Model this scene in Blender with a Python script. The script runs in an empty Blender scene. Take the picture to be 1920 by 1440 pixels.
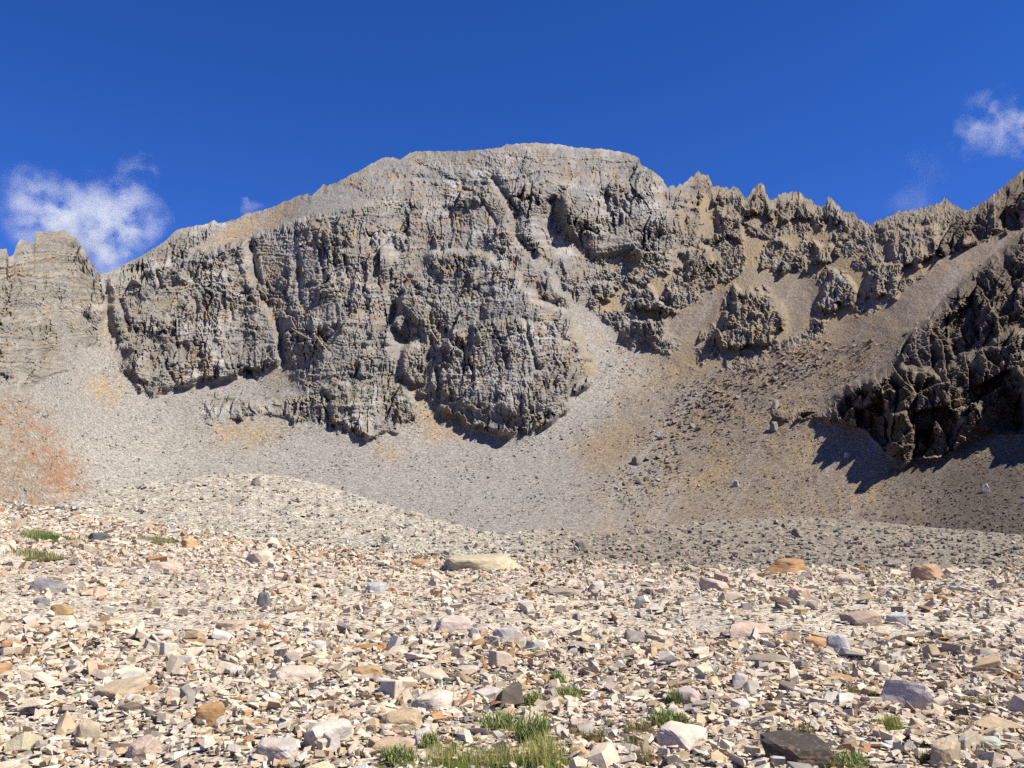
import bpy, bmesh, math, random
import numpy as np
from mathutils import Vector, Matrix, noise as mnoise

# ------------------------------------------------------------------ camera, sky, sun, exposure
scene = bpy.context.scene
COL = scene.collection
R = math.radians
F = 1663.0                       # focal length in pixels of a 1920 x 1440 frame
PITCH = R(9.6)
EYE = 1.6
SUN_AZ, SUN_EL = R(111.0), R(51.0)

cam_d = bpy.data.cameras.new('camera')
cam_d.sensor_width = 36.0
cam_d.lens = 36.0 * F / 1920.0
cam_d.clip_start = 0.1
cam_d.clip_end = 20000.0
cam = bpy.data.objects.new('camera', cam_d)
COL.objects.link(cam)
cam.location = (0, 0, EYE)
cam.rotation_euler = (math.pi / 2 + PITCH, 0, 0)
scene.camera = cam

world = bpy.data.worlds.new('World')
scene.world = world
world.use_nodes = True
wn, wl = world.node_tree.nodes, world.node_tree.links
wn.clear()
w_out = wn.new('ShaderNodeOutputWorld')
w_bg = wn.new('ShaderNodeBackground')
w_sky = wn.new('ShaderNodeTexSky')
w_sky.sky_type = 'NISHITA'
w_sky.sun_disc = False
w_sky.sun_elevation = SUN_EL
w_sky.sun_rotation = SUN_AZ
w_sky.altitude = 3800.0
w_sky.air_density = 0.9
w_sky.dust_density = 0.05
w_sky.ozone_density = 3.0
w_hsv = wn.new('ShaderNodeHueSaturation')
w_hsv.inputs['Saturation'].default_value = 1.3
wl.new(w_sky.outputs[0], w_hsv.inputs['Color'])
w_gain = wn.new('ShaderNodeVectorMath'); w_gain.operation = 'MULTIPLY'
w_gain.inputs[1].default_value = (1.5, 0.96, 1.36)
wl.new(w_hsv.outputs[0], w_gain.inputs[0])
wl.new(w_gain.outputs[0], w_bg.inputs['Color'])
w_bg.inputs['Strength'].default_value = 0.071
wl.new(w_bg.outputs[0], w_out.inputs[0])

sun_d = bpy.data.lights.new('sun', 'SUN')
sun_d.energy = 4.6
sun_d.angle = R(0.53)
sun_d.color = (1.0, 0.935, 0.82)
sun = bpy.data.objects.new('sun', sun_d)
COL.objects.link(sun)
S_DIR = Vector((math.sin(SUN_AZ) * math.cos(SUN_EL), math.cos(SUN_AZ) * math.cos(SUN_EL), math.sin(SUN_EL)))
sun.rotation_euler = S_DIR.to_track_quat('Z', 'Y').to_euler()
sun.location = (60, -20, 80)

vs = scene.view_settings
scene.display_settings.display_device = 'sRGB'
vs.view_transform = 'Standard'
vs.look = 'None'
vs.exposure = 1.0
vs.gamma = 1.0
vs.use_curve_mapping = False
cy = scene.cycles
cy.max_bounces = 5
cy.diffuse_bounces = 3
cy.volume_bounces = 3
cy.transparent_max_bounces = 8
cy.use_denoising = False

# ------------------------------------------------------------------ numeric helpers
f32 = np.float32
def rng(seed): return np.random.default_rng(seed)

class Noise:
    cache = {}
    def __init__(s, seed):
        r = rng(seed)
        s.p = np.concatenate([r.permutation(256)] * 3).astype(np.int32)
        a = r.random(256) * 2 * np.pi
        s.gx, s.gy = np.cos(a).astype(f32), np.sin(a).astype(f32)
        s.r = [r.random(256).astype(f32) for _ in range(5)]
def nz(seed):
    if seed not in Noise.cache: Noise.cache[seed] = Noise(seed)
    return Noise.cache[seed]

def perlin(x, y, seed):
    n = nz(seed)
    x = np.asarray(x, f32); y = np.asarray(y, f32)
    xi = np.floor(x); yi = np.floor(y)
    xf, yf = x - xi, y - yi
    xi = xi.astype(np.int32) & 255; yi = yi.astype(np.int32) & 255
    def g(i, j, dx, dy):
        h = n.p[n.p[(xi + i) & 255] + ((yi + j) & 255)]
        return n.gx[h] * dx + n.gy[h] * dy
    u = xf * xf * xf * (xf * (xf * 6 - 15) + 10)
    v = yf * yf * yf * (yf * (yf * 6 - 15) + 10)
    a = g(0, 0, xf, yf); b = g(1, 0, xf - 1, yf)
    c = g(0, 1, xf, yf - 1); d = g(1, 1, xf - 1, yf - 1)
    return (a + (b - a) * u + ((c + (d - c) * u) - (a + (b - a) * u)) * v) * 1.5

def fbm(x, y, octv, seed, gain=0.5):
    o, amp = 0, 1.0
    for i in range(octv):
        o = o + amp * perlin(x * 2 ** i + 17.3 * i, y * 2 ** i - 9.1 * i, seed + i)
        amp *= gain
    return o
def ridged(x, y, octv, seed, gain=0.55):
    o, amp = 0, 1.0
    for i in range(octv):
        o = o + amp * (1 - 2 * np.abs(perlin(x * 2 ** i + 7.7 * i, y * 2 ** i + 3.1 * i, seed + i)))
        amp *= gain
    return o

def worley(x, y, seed):
    """nearest cell: F1, F2, three random values of the cell, offset from its point"""
    n = nz(seed)
    xi = np.floor(x).astype(np.int32); yi = np.floor(y).astype(np.int32)
    f1 = np.full(x.shape, 9.0, f32); f2 = f1.copy()
    hh = np.zeros(x.shape, np.int32); ox = np.zeros(x.shape, f32); oy = ox.copy()
    for i in (-1, 0, 1):
        for j in (-1, 0, 1):
            h = n.p[n.p[(xi + i) & 255] + ((yi + j) & 255)]
            dx = x - (xi + i + n.r[0][h]); dy = y - (yi + j + n.r[1][h])
            d = np.sqrt(dx * dx + dy * dy)
            m = d < f1
            f2 = np.where(m, f1, np.minimum(f2, d))
            f1 = np.where(m, d, f1)
            hh = np.where(m, h, hh); ox = np.where(m, dx, ox); oy = np.where(m, dy, oy)
    return f1, f2, n.r[2][hh], n.r[3][hh], n.r[4][hh], ox, oy

def smooth(a, b, x):
    t = np.clip((x - a) / (b - a), 0, 1)
    return t * t * (3 - 2 * t)
def interp(x, pts):
    p = np.array(pts, float)
    return np.interp(x, p[:, 0], p[:, 1])
def in_poly(x, y, poly):
    p = np.array(poly, f32)
    ins = np.zeros(x.shape, bool)
    box = (x >= p[:, 0].min()) & (x <= p[:, 0].max()) & (y >= p[:, 1].min()) & (y <= p[:, 1].max())
    xs, ys = x[box], y[box]
    r = np.zeros(xs.shape, bool)
    j = len(p) - 1
    for i in range(len(p)):
        xi, yi = p[i]; xj, yj = p[j]
        if yi != yj:
            c = ((yi > ys) != (yj > ys)) & (xs < (xj - xi) * (ys - yi) / (yj - yi) + xi)
            r ^= c
        j = i
    ins[box] = r
    return ins
def blur1(a, n, axis):
    if n < 1: return a
    pad = [(0, 0)] * a.ndim; pad[axis] = (n + 1, n)
    c = np.cumsum(np.pad(a.astype(np.float64), pad, mode='edge'), axis=axis)
    sl = [slice(None)] * a.ndim; sh = [slice(None)] * a.ndim
    sl[axis] = slice(2 * n + 1, None); sh[axis] = slice(0, -(2 * n + 1))
    return ((c[tuple(sl)] - c[tuple(sh)]) / (2 * n + 1)).astype(f32)
def blur(a, n, it=2, ny=None):
    for _ in range(it): a = blur1(blur1(a, n, 1), n if ny is None else ny, 0)
    return a
def seg_dist(x, y, pts):
    d = np.full(x.shape, 1e9, f32)
    for (x0, y0), (x1, y1) in zip(pts[:-1], pts[1:]):
        vx, vy = x1 - x0, y1 - y0
        t = np.clip(((x - x0) * vx + (y - y0) * vy) / (vx * vx + vy * vy), 0, 1)
        d = np.minimum(d, np.hypot(x - x0 - t * vx, y - y0 - t * vy))
    return d

def ray(x, y):
    """slope of the line of sight: sideways and upward run per metre forward"""
    a = (np.asarray(x, float) - 960) / F; b = (720 - np.asarray(y, float)) / F
    den = math.cos(PITCH) - b * math.sin(PITCH)
    return a / den, (math.sin(PITCH) + b * math.cos(PITCH)) / den
def to_px(P):
    P = np.asarray(P, float)
    dx, dy, dz = P[..., 0], P[..., 1], P[..., 2] - EYE
    fw = dy * math.cos(PITCH) + dz * math.sin(PITCH)
    up = -dy * math.sin(PITCH) + dz * math.cos(PITCH)
    return 960 + F * dx / fw, 720 - F * up / fw

# ------------------------------------------------------------------ mesh and property helpers
def tag(o, label=None, cat=None, group=None, kind=None):
    if label: o['label'] = label
    if cat: o['category'] = cat
    if group: o['group'] = group
    if kind: o['kind'] = kind
    return o
def mesh_np(name, verts, faces, mat, col=None, extra=None, smooth_shade=False, parent=None):
    """faces: (n,3) or (n,4) array; one mesh object"""
    me = bpy.data.meshes.new(name)
    verts = np.ascontiguousarray(verts, f32); faces = np.ascontiguousarray(faces, np.int32)
    n, k = faces.shape
    me.vertices.add(len(verts)); me.vertices.foreach_set('co', verts.ravel())
    me.loops.add(n * k); me.loops.foreach_set('vertex_index', faces.ravel())
    me.polygons.add(n)
    me.polygons.foreach_set('loop_start', np.arange(0, n * k, k, dtype=np.int32))
    me.polygons.foreach_set('loop_total', np.full(n, k, np.int32))
    if smooth_shade: me.polygons.foreach_set('use_smooth', np.ones(n, bool))
    else: me.polygons.foreach_set('use_smooth', np.zeros(n, bool))
    me.update(calc_edges=True)
    if col is not None:
        c = np.ones((len(verts), 4), f32); c[:, :col.shape[1]] = col
        a = me.attributes.new('tint', 'FLOAT_COLOR', 'POINT'); a.data.foreach_set('color', c.ravel())
    if extra is not None:
        a = me.attributes.new('loose', 'FLOAT', 'POINT'); a.data.foreach_set('value', np.ascontiguousarray(extra, f32))
    me.materials.append(mat)
    o = bpy.data.objects.new(name, me)
    COL.objects.link(o)
    if parent: o.parent = parent
    return o

# ------------------------------------------------------------------ materials
def new_mat(name):
    m = bpy.data.materials.new(name); m.use_nodes = True
    nt = m.node_tree; nt.nodes.clear()
    out = nt.nodes.new('ShaderNodeOutputMaterial')
    return m, nt, out
class NB:
    def __init__(s, nt): s.nt = nt
    def n(s, t, **kw):
        x = s.nt.nodes.new(t)
        for k, v in kw.items(): setattr(x, k, v)
        return x
    def l(s, a, b): s.nt.links.new(a, b)
    def math(s, op, a, b=None, clamp=False):
        x = s.n('ShaderNodeMath', operation=op, use_clamp=clamp)
        for i, v in enumerate((a, b)):
            if v is None: continue
            if isinstance(v, (int, float)): x.inputs[i].default_value = v
            else: s.l(v, x.inputs[i])
        return x.outputs[0]
    def noise(s, vec, scale, detail=4, rough=0.55, dim='3D'):
        x = s.n('ShaderNodeTexNoise', noise_dimensions=dim)
        x.inputs['Scale'].default_value = scale; x.inputs['Detail'].default_value = detail
        x.inputs['Roughness'].default_value = rough
        s.l(vec, x.inputs['Vector'])
        return x.outputs['Fac']
    def maprange(s, v, a, b, c, d):
        x = s.n('ShaderNodeMapRange'); s.l(v, x.inputs[0])
        for i, q in enumerate((a, b, c, d)): x.inputs[i + 1].default_value = q
        return x.outputs[0]
    def mul_color(s, col, fac):
        x = s.n('ShaderNodeVectorMath', operation='SCALE')
        s.l(col, x.inputs[0]); s.l(fac, x.inputs['Scale'])
        return x.outputs[0]
    def mix(s, fac, a, b):
        x = s.n('ShaderNodeMix', data_type='RGBA')
        for sock, v in ((x.inputs[0], fac), (x.inputs[6], a), (x.inputs[7], b)):
            if isinstance(v, (int, float)): sock.default_value = v
            elif isinstance(v, tuple): sock.default_value = v
            else: s.l(v, sock)
        return x.outputs[2]
def diffuse_out(b, out, col, rough=0.95, normal=None, spec=0.15):
    p = b.n('ShaderNodeBsdfPrincipled')
    b.l(col, p.inputs['Base Color']); p.inputs['Roughness'].default_value = rough
    p.inputs['Specular IOR Level'].default_value = spec
    if normal is not None: b.l(normal, p.inputs['Normal'])
    b.l(p.outputs[0], out.inputs[0])
    return p

def terrain_material(name, cell, speck=0.55):
    """rock and loose stones: vertex tint broken up by stone-sized cells and grain"""
    m, nt, out = new_mat(name); b = NB(nt)
    geo = b.n('ShaderNodeNewGeometry'); pos = geo.outputs['Position']
    at = b.n('ShaderNodeAttribute', attribute_name='tint')
    lo = b.n('ShaderNodeAttribute', attribute_name='loose')
    v = b.n('ShaderNodeTexVoronoi'); v.inputs['Scale'].default_value = cell
    b.l(pos, v.inputs['Vector'])
    sep = b.n('ShaderNodeSeparateColor'); b.l(v.outputs['Color'], sep.inputs[0])
    stone = b.maprange(sep.outputs[0], 0, 1, 1 - speck, 1 + speck)
    grain = b.maprange(b.noise(pos, cell * 0.35, 6, 0.65), 0.25, 0.75, 0.80, 1.2)
    one = b.n('ShaderNodeMix', data_type='FLOAT'); b.l(lo.outputs['Fac'], one.inputs[0])
    one.inputs[2].default_value = 1.0; b.l(stone, one.inputs[3])
    f = b.math('MULTIPLY', one.outputs[0], grain)
    col = b.mul_color(at.outputs['Color'], f)
    h = b.math('ADD', b.math('MULTIPLY', v.outputs['Distance'], -1.0), b.math('MULTIPLY', b.noise(pos, cell * 1.3, 4, 0.6), 1.2))
    bp = b.n('ShaderNodeBump'); bp.inputs['Strength'].default_value = 0.8
    bp.inputs['Distance'].default_value = 0.35 / cell
    b.l(h, bp.inputs['Height'])
    diffuse_out(b, out, col, 0.95, bp.outputs[0], 0.1)
    return m

def rock_material(name, use_object):
    m, nt, out = new_mat(name); b = NB(nt)
    if use_object:
        src = b.n('ShaderNodeObjectInfo').outputs['Color']
        tc = b.n('ShaderNodeTexCoord')
        pos = tc.outputs['Object']
        g = b.n('ShaderNodeNewGeometry'); pos = g.outputs['Position']
    else:
        src = b.n('ShaderNodeAttribute', attribute_name='tint').outputs['Color']
        pos = b.n('ShaderNodeNewGeometry').outputs['Position']
    a = b.maprange(b.noise(pos, 9.0, 5, 0.6), 0.3, 0.7, 0.78, 1.16)
    g2 = b.maprange(b.noise(pos, 120.0, 3, 0.6), 0.3, 0.7, 0.86, 1.1)
    col = b.mul_color(src, b.math('MULTIPLY', a, g2))
    st = b.maprange(b.noise(pos, 5.0, 5, 0.65), 0.54, 0.72, 0.0, 0.5)
    col = b.mix(st, col, (0.33, 0.22, 0.12, 1))
    li = b.maprange(b.noise(pos, 31.0, 3, 0.6), 0.62, 0.68, 0.0, 0.55)
    col = b.mix(li, col, (0.16, 0.155, 0.14, 1))
    bp = b.n('ShaderNodeBump'); bp.inputs['Strength'].default_value = 0.6; bp.inputs['Distance'].default_value = 0.012
    b.l(b.math('ADD', b.noise(pos, 22.0, 6, 0.62), b.math('MULTIPLY', b.noise(pos, 90.0, 3, 0.6), 0.3)), bp.inputs['Height'])
    diffuse_out(b, out, col, 0.9, bp.outputs[0], 0.2)
    return m
M_FAR = terrain_material('mountain_rock', 1.9, 0.45)
M_MORAINE = terrain_material('moraine_stones', 5.0, 0.5)
M_GROUND = terrain_material('stony_ground', 22.0, 0.5)
M_ROCK = rock_material('loose_rock', False)
M_ROCK_OBJ = rock_material('single_rock', True)

# ------------------------------------------------------------------ the far terrain
SKY = [(-400, 560), (-200, 500), (-60, 475), (0, 468), (12, 467), (16, 484), (25, 478), (30, 462), (38, 449), (50, 449), (54, 458), (63, 457), (66, 440),
       (70, 433), (96, 435), (124, 433), (130, 440), (144, 445), (150, 458), (160, 474), (170, 490), (180, 508), (190, 514),
       (204, 511), (232, 496), (262, 482), (292, 464), (312, 450), (326, 434), (345, 428), (385, 420), (402, 413), (411, 419),
       (440, 412), (464, 400), (495, 393), (520, 384), (560, 367), (576, 363), (583, 367), (600, 354), (606, 344), (614, 349), (640, 337), (665, 325),
       (690, 311), (715, 297), (735, 294), (750, 300), (765, 289), (780, 283), (850, 284), (900, 281), (940, 276), (948, 271), (1010, 268),
       (1050, 271), (1080, 277), (1130, 279), (1180, 288), (1198, 296), (1204, 310), (1225, 321), (1240, 333), (1252, 350),
       (1270, 349), (1288, 341), (1296, 333), (1309, 325), (1327, 328), (1337, 347), (1352, 350), (1370, 354), (1376, 349), (1383, 350),
       (1397, 370), (1407, 364), (1413, 352), (1424, 342), (1433, 348), (1438, 362), (1446, 377), (1456, 372), (1460, 364), (1474, 364), (1488, 359),
       (1505, 362), (1512, 373), (1522, 374), (1531, 385), (1545, 385), (1550, 381), (1553, 367), (1561, 371), (1566, 382), (1576, 388), (1582, 397),
       (1599, 397), (1605, 406), (1613, 413), (1632, 421), (1650, 411), (1687, 396), (1720, 391), (1753, 384), (1766, 378), (1772, 371),
       (1784, 382), (1800, 389), (1815, 396), (1842, 380), (1860, 366), (1881, 349), (1900, 333), (1920, 317), (1990, 285), (2100, 300), (2400, 420)]
# loose slopes (pixel outlines on the photograph, carried onto the terrain)
BASE = [(-400, 760), (0, 742), (50, 738), (120, 690), (150, 700), (190, 640), (212, 640), (232, 700), (268, 740), (300, 752), (345, 745), (420, 752),
        (470, 745), (520, 745), (600, 795), (640, 800), (690, 824), (735, 812), (765, 790), (776, 760), (770, 730), (800, 745), (850, 775), (885, 798),
        (940, 798), (962, 812), (1000, 802), (1030, 780), (1065, 765), (1080, 725), (1116, 714), (1130, 690), (1170, 650), (1240, 662), (1300, 690),
        (1330, 684), (1400, 688), (1440, 672), (1480, 655), (1510, 652), (1560, 622), (1640, 580), (1700, 545), (1800, 470), (1870, 425), (1920, 395), (2400, 200)]
CHUTES = [[(186, 512), (203, 512), (206, 560), (214, 640), (232, 705), (150, 760), (40, 745), (120, 688), (190, 640), (197, 570)],
          [(90, 560), (100, 560), (135, 640), (150, 700), (120, 700), (112, 640)],
          [(520, 678), (530, 678), (560, 715), (600, 745), (560, 742), (470, 748), (330, 750), (275, 748), (330, 727), (420, 708), (490, 705)],
          [(735, 684), (744, 686), (800, 740), (885, 800), (760, 830), (775, 765), (755, 712)],
          [(985, 472), (1015, 480), (1045, 520), (1075, 560), (1125, 590), (1180, 640), (1240, 690), (1120, 730), (1112, 660), (1080, 620), (1058, 565), (1030, 520)],
          [(1480, 660), (1560, 618), (1640, 580), (1800, 465), (1840, 442), (1870, 450), (1800, 530), (1742, 588), (1690, 640), (1600, 715), (1540, 765), (1440, 800), (1300, 760), (1240, 690), (1400, 690)],
          [(560, 375), (480, 400), (420, 425), (345, 470), (380, 475), (470, 445), (560, 410), (700, 380), (640, 345)]]
CHUTES += [[(1250, 600), (1330, 548), (1365, 545), (1330, 620), (1240, 645)], [(1430, 525), (1500, 505), (1530, 520), (1535, 590), (1480, 640), (1472, 585)]]
DARK_CLIFF = [(1440, 770), (1500, 772), (1550, 768), (1575, 735), (1610, 712), (1650, 690), (1685, 665), (1690, 632), (1740, 590), (1800, 528), (1860, 478), (1920, 432),
              (2100, 300), (2400, 200), (2400, 900), (1990, 840), (1925, 815), (1890, 814), (1855, 806), (1820, 822), (1762, 858), (1710, 862), (1690, 876), (1668, 850), (1620, 806), (1570, 792), (1530, 785), (1460, 792)]
UPPER_RIGHT = [(1815, 396), (1920, 317), (2400, 100), (2400, 340), (1920, 430), (1860, 448), (1800, 468), (1760, 480), (1770, 440)]
RED_SLOPE = [(-400, 740), (0, 735), (40, 745), (70, 780), (110, 830), (150, 880), (140, 920), (105, 955), (-400, 990)]

NY = 470
xs_in = np.arange(-24, 1945, 1.9)
xs = np.concatenate([np.arange(-330, -24, 7.0), xs_in, np.arange(xs_in[-1] + 5, 2330, 7.0)]).astype(f32)
NX = len(xs)
sky = interp(xs, SKY)
jag = fbm(xs / 9.0, xs * 0 + 3.3, 3, 71) * 2.2 + perlin(xs / 2.6, xs * 0 + 8.3, 75) * 1.3
jag *= interp(xs, [(0, 1.2), (190, 0.5), (330, .8), (700, .7), (1200, .6), (1260, 1.8), (1640, 1.6), (1800, 1.5), (1920, 1.4)])
sky = sky - jag
t = np.linspace(0, 1, NY)[:, None]
Y_BOT = 1012.0
GX = np.repeat(xs[None, :], NY, 0).astype(f32)
sky_s = sky.copy()
for _ in range(3): sky_s = blur1(sky_s[None], 16, 1)[0]
sky_s = np.maximum(sky_s, sky + 0)
for _ in range(2): sky_s = blur1(sky_s[None], 6, 1)[0]
GY = (Y_BOT + (sky_s[None, :] - Y_BOT) * t + (sky - sky_s)[None, :] * smooth(0.80, 1.0, t)).astype(f32)
m_, k_ = ray(GX, GY)
# edges wander
wx = GX + fbm(GX / 34, GY / 34, 4, 11, .62) * 13
wy = GY + fbm(GX / 34, GY / 34, 4, 21, .62) * 13
talus = (wy + 8 * perlin(GX / 7.5, GX * 0 + 4.4, 23) + 5 * perlin(GX / 3.4, GX * 0 + 1.4, 25) > interp(wx, BASE)).astype(f32)
for c in CHUTES: talus = np.maximum(talus, in_poly(GX + (wx - GX) * .45, GY + (wy - GY) * .45, c))
ow = GX + fbm(GX / 20, GY / 20, 3, 31) * 3; oh = GY + fbm(GX / 20, GY / 20, 3, 33) * 3
dark = in_poly(ow, oh, DARK_CLIFF).astype(f32)
upr = in_poly(ow, oh, UPPER_RIGHT).astype(f32)
low_band = in_poly(wx, wy, [(383, 760), (400, 745), (470, 752), (520, 745), (560, 748), (600, 722), (690, 712), (765, 718), (776, 765), (760, 800), (692, 824), (610, 800), (560, 790), (500, 772), (430, 790), (388, 790)])
talus = np.where(low_band, 0, talus)
below = (GY > interp(GX, [(1440, 790), (1530, 785), (1570, 792), (1620, 806), (1690, 876), (1762, 858), (1855, 806), (1925, 815), (2400, 900)])) & (GX > 1440)
talus = np.where(dark > 0.5, 0, np.where(below, 1, talus))
talus = np.where(upr > 0.5, 0, talus).astype(f32)
red = in_poly(GX + (wx - GX) * 2, GY + (wy - GY) * 2, RED_SLOPE).astype(f32)
talus_s = blur(talus, 2)

# --- large form: integrate the slope of the ground along each line of sight from the valley floor upwards
def right_w(X): return smooth(1230, 1330, X)   # broken ridge with crags right of the summit
def upper_w(X, Yp): return smooth(0, 90, interp(X, [(0, 400), (330, 470), (560, 440), (700, 440), (900, 400), (1010, 370), (1100, 345), (1250, 345), (1300, 300)]) - Yp)
right, upper = right_w(GX), upper_w(GX, GY)
bx_ = np.arange(-340, 2346, 6.0); by_ = np.arange(1024, 90, -3.0)
BX, BY = np.meshgrid(bx_, by_)
_, bk = ray(BX, BY)
b_tal = (BY > interp(BX, BASE)).astype(f32)
for c in CHUTES: b_tal = np.maximum(b_tal, in_poly(BX, BY, c))
b_tal = np.where(in_poly(BX, BY, DARK_CLIFF), 0, b_tal)
T_rock = 1.55 - 0.55 * upper_w(BX, BY)
rw = right_w(BX); T_rock = T_rock * (1 - rw) + 0.95 * rw
rw = smooth(1420, 1700, BX); T_rock = T_rock * (1 - rw) + 0.84 * rw
T_tal = np.where(BY < 800, 0.70, 0.22 + 0.40 * smooth(1000, 800, BY))
tb = blur(b_tal, 4, 2, 8)
T = T_rock * (1 - tb) + T_tal * tb
rb = blur(in_poly(BX, BY, RED_SLOPE).astype(f32), 4)
T = T * (1 - rb) + 0.55 * rb
T = np.maximum(blur(T, 4, 2, 5), bk + 0.16)
dk = np.diff(bk, axis=0)
g = dk / (0.5 * (T[1:] + T[:-1]) - 0.5 * (bk[1:] + bk[:-1]))
Y0 = interp(bx_, [(-330, 150), (0, 195), (120, 230), (300, 262), (900, 285), (1250, 275), (1500, 245), (1700, 220), (1920, 195), (2330, 170)])
b_ln = np.log(Y0)[None, :] + np.concatenate([np.zeros((1, len(bx_))), np.cumsum(g, 0)], 0)
for _ in range(3): b_ln = blur1(b_ln, 6, 1)
def bil(grid, X, Yp):
    u = np.clip((X - bx_[0]) / 6.0, 0, len(bx_) - 1.001); v = np.clip((by_[0] - Yp) / 3.0, 0, len(by_) - 1.001)
    i, j = u.astype(int), v.astype(int); fu, fv_ = u - i, v - j
    return (grid[j, i] * (1 - fu) + grid[j, i + 1] * fu) * (1 - fv_) + (grid[j + 1, i] * (1 - fu) + grid[j + 1, i + 1] * fu) * fv_
lnY = bil(b_ln, GX.astype(float), GY.astype(float))
PXM = np.exp(lnY) / F                          # metres per picture element at that distance

# --- relief, in picture elements towards the viewer
rel = np.zeros_like(GX)
rock = 1 - talus_s
def raised(poly, amp, soft, wob=10, seed=5):
    X = GX + fbm(GX / 26, GY / 40, 3, seed) * wob; Yv = GY + fbm(GX / 26, GY / 26, 3, seed + 4) * wob
    return blur(in_poly(X, Yv, poly).astype(f32), soft) * amp
rel += raised([(800, 478), (750, 550), (738, 600), (762, 645), (748, 690), (800, 742), (885, 800), (960, 815), (1005, 802), (1060, 772), (1110, 715), (1085, 640), (1060, 590), (1000, 560), (950, 500), (880, 470)], 42, 2)
rel += raised([(850, 610), (870, 605), (1000, 600), (1060, 640), (1085, 700), (1040, 770), (960, 812), (885, 796), (830, 745), (815, 680)], 12, 2)
rel += raised([(1046, 372), (1085, 345), (1140, 332), (1240, 360), (1250, 420), (1200, 470), (1110, 480), (1095, 440), (1060, 440)], 48, 5, 4)
rel += raised([(1008, 405), (1030, 374), (1050, 368), (1060, 425), (1088, 412), (1112, 430), (1086, 474), (1028, 474), (1012, 450)], -40, 4, 6)
rel += raised([(730, 570), (745, 565), (778, 600), (790, 645), (758, 656), (732, 620)], -34, 4, 6)
rel += raised([(205, 520), (300, 500), (465, 452), (482, 520), (520, 600), (530, 680), (430, 705), (330, 725), (270, 740), (232, 690), (236, 650), (210, 600)], 26, 2)
rel += raised([(470, 470), (560, 415), (640, 430), (720, 470), (738, 520), (728, 600), (744, 680), (760, 715), (600, 715), (560, 700), (530, 640), (500, 560)], 6, 2)
rel += raised([(560, 420), (600, 430), (605, 520), (570, 540), (555, 480)], 12, 1)
rel += raised([(605, 725), (690, 715), (765, 720), (776, 770), (760, 800), (695, 823), (620, 790)], 16, 1)
rel += raised([(385, 755), (470, 748), (545, 752), (560, 790), (500, 775), (430, 790), (388, 792)], 9, 1)
crag_p = raised([(1378, 530), (1400, 540), (1450, 558), (1472, 600), (1440, 640), (1352, 655), (1338, 625), (1368, 580)], 1.0, 2, 12)
rel += raised([(1378, 530), (1400, 540), (1450, 558), (1472, 600), (1440, 640), (1352, 655), (1338, 625), (1368, 580)], 26, 1, 12)
for pl, am in (([(1562, 505), (1600, 530), (1602, 572), (1530, 582), (1536, 545)], 18), ([(1640, 490), (1690, 500), (1680, 552), (1618, 560), (1622, 520)], 18),
               ([(1672, 430), (1760, 425), (1768, 470), (1720, 500), (1665, 500)], 14), ([(1022, 510), (1045, 518), (1056, 560), (1010, 556)], 14),
               ([(1345, 395), (1385, 405), (1390, 450), (1345, 445)], 14), ([(1530, 455), (1555, 460), (1560, 492), (1525, 490)], 14), ([(1450, 440), (1470, 440), (1475, 460), (1448, 462)], 10),
               ([(1120, 530), (1145, 540), (1150, 560), (1115, 555)], 9), ([(1185, 545), (1225, 540), (1240, 575), (1195, 580)], 9), ([(1275, 470), (1330, 460), (1340, 500), (1290, 515)], 12),
               ([(1180, 600), (1240, 600), (1270, 640), (1210, 655), (1165, 630)], 9), ([(0, 600), (100, 600), (130, 690), (40, 720), (0, 700)], 8),
               ([(1410, 360), (1424, 340), (1440, 365), (1450, 410), (1405, 405)], 12), ([(1460, 365), (1515, 370), (1525, 410), (1470, 415)], 10), ([(1550, 365), (1565, 370), (1580, 400), (1552, 400)], 9)):
    rel += raised(pl, am * 1.35, 1, 12, 9)
    crag_p = np.maximum(crag_p, raised(pl, 1.0, 2, 14, 9))
for pts, wd, am in (([(984, 598), (994, 640), (1006, 692)], 4, -12), ([(938, 638), (950, 690)], 4, -10), ([(868, 640), (880, 692)], 4, -10), ([(812, 628), (800, 680), (790, 722)], 5, -14),
                    ([(842, 715), (850, 765)], 5, -12), ([(878, 770), (884, 796)], 4, -14), ([(995, 765), (1000, 800)], 6, -16), ([(818, 690), (824, 745)], 5, -12), ([(1135, 360), (1140, 395)], 5, -12),
                    ([(470, 465), (480, 520)], 4, -12), ([(560, 480), (562, 560)], 4, -10), ([(645, 480), (652, 520)], 4, -12), ([(600, 470), (606, 520)], 4, -12), ([(226, 565), (242, 620)], 5, -14),
                    ([(292, 505), (302, 540)], 4, -12), ([(365, 560), (372, 585)], 5, -12), ([(430, 560), (436, 600)], 4, -10), ([(312, 690), (330, 720)], 3, -9), ([(460, 690), (480, 712)], 3, -9),
                    ([(925, 335), (968, 400), (966, 440), (1000, 480)], 8, -22), ([(900, 370), (930, 420)], 4, -10), ([(470, 455), (484, 540), (520, 610), (530, 680)], 8, -18), ([(1085, 345), (1050, 362), (1030, 380)], 5, -14), ([(770, 300), (830, 330), (900, 372)], 5, -7), ([(1000, 300), (940, 290), (900, 320)], 3, -4)):
    rel += am * np.exp(-(seg_dist(GX, GY, pts) / wd) ** 2)

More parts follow.
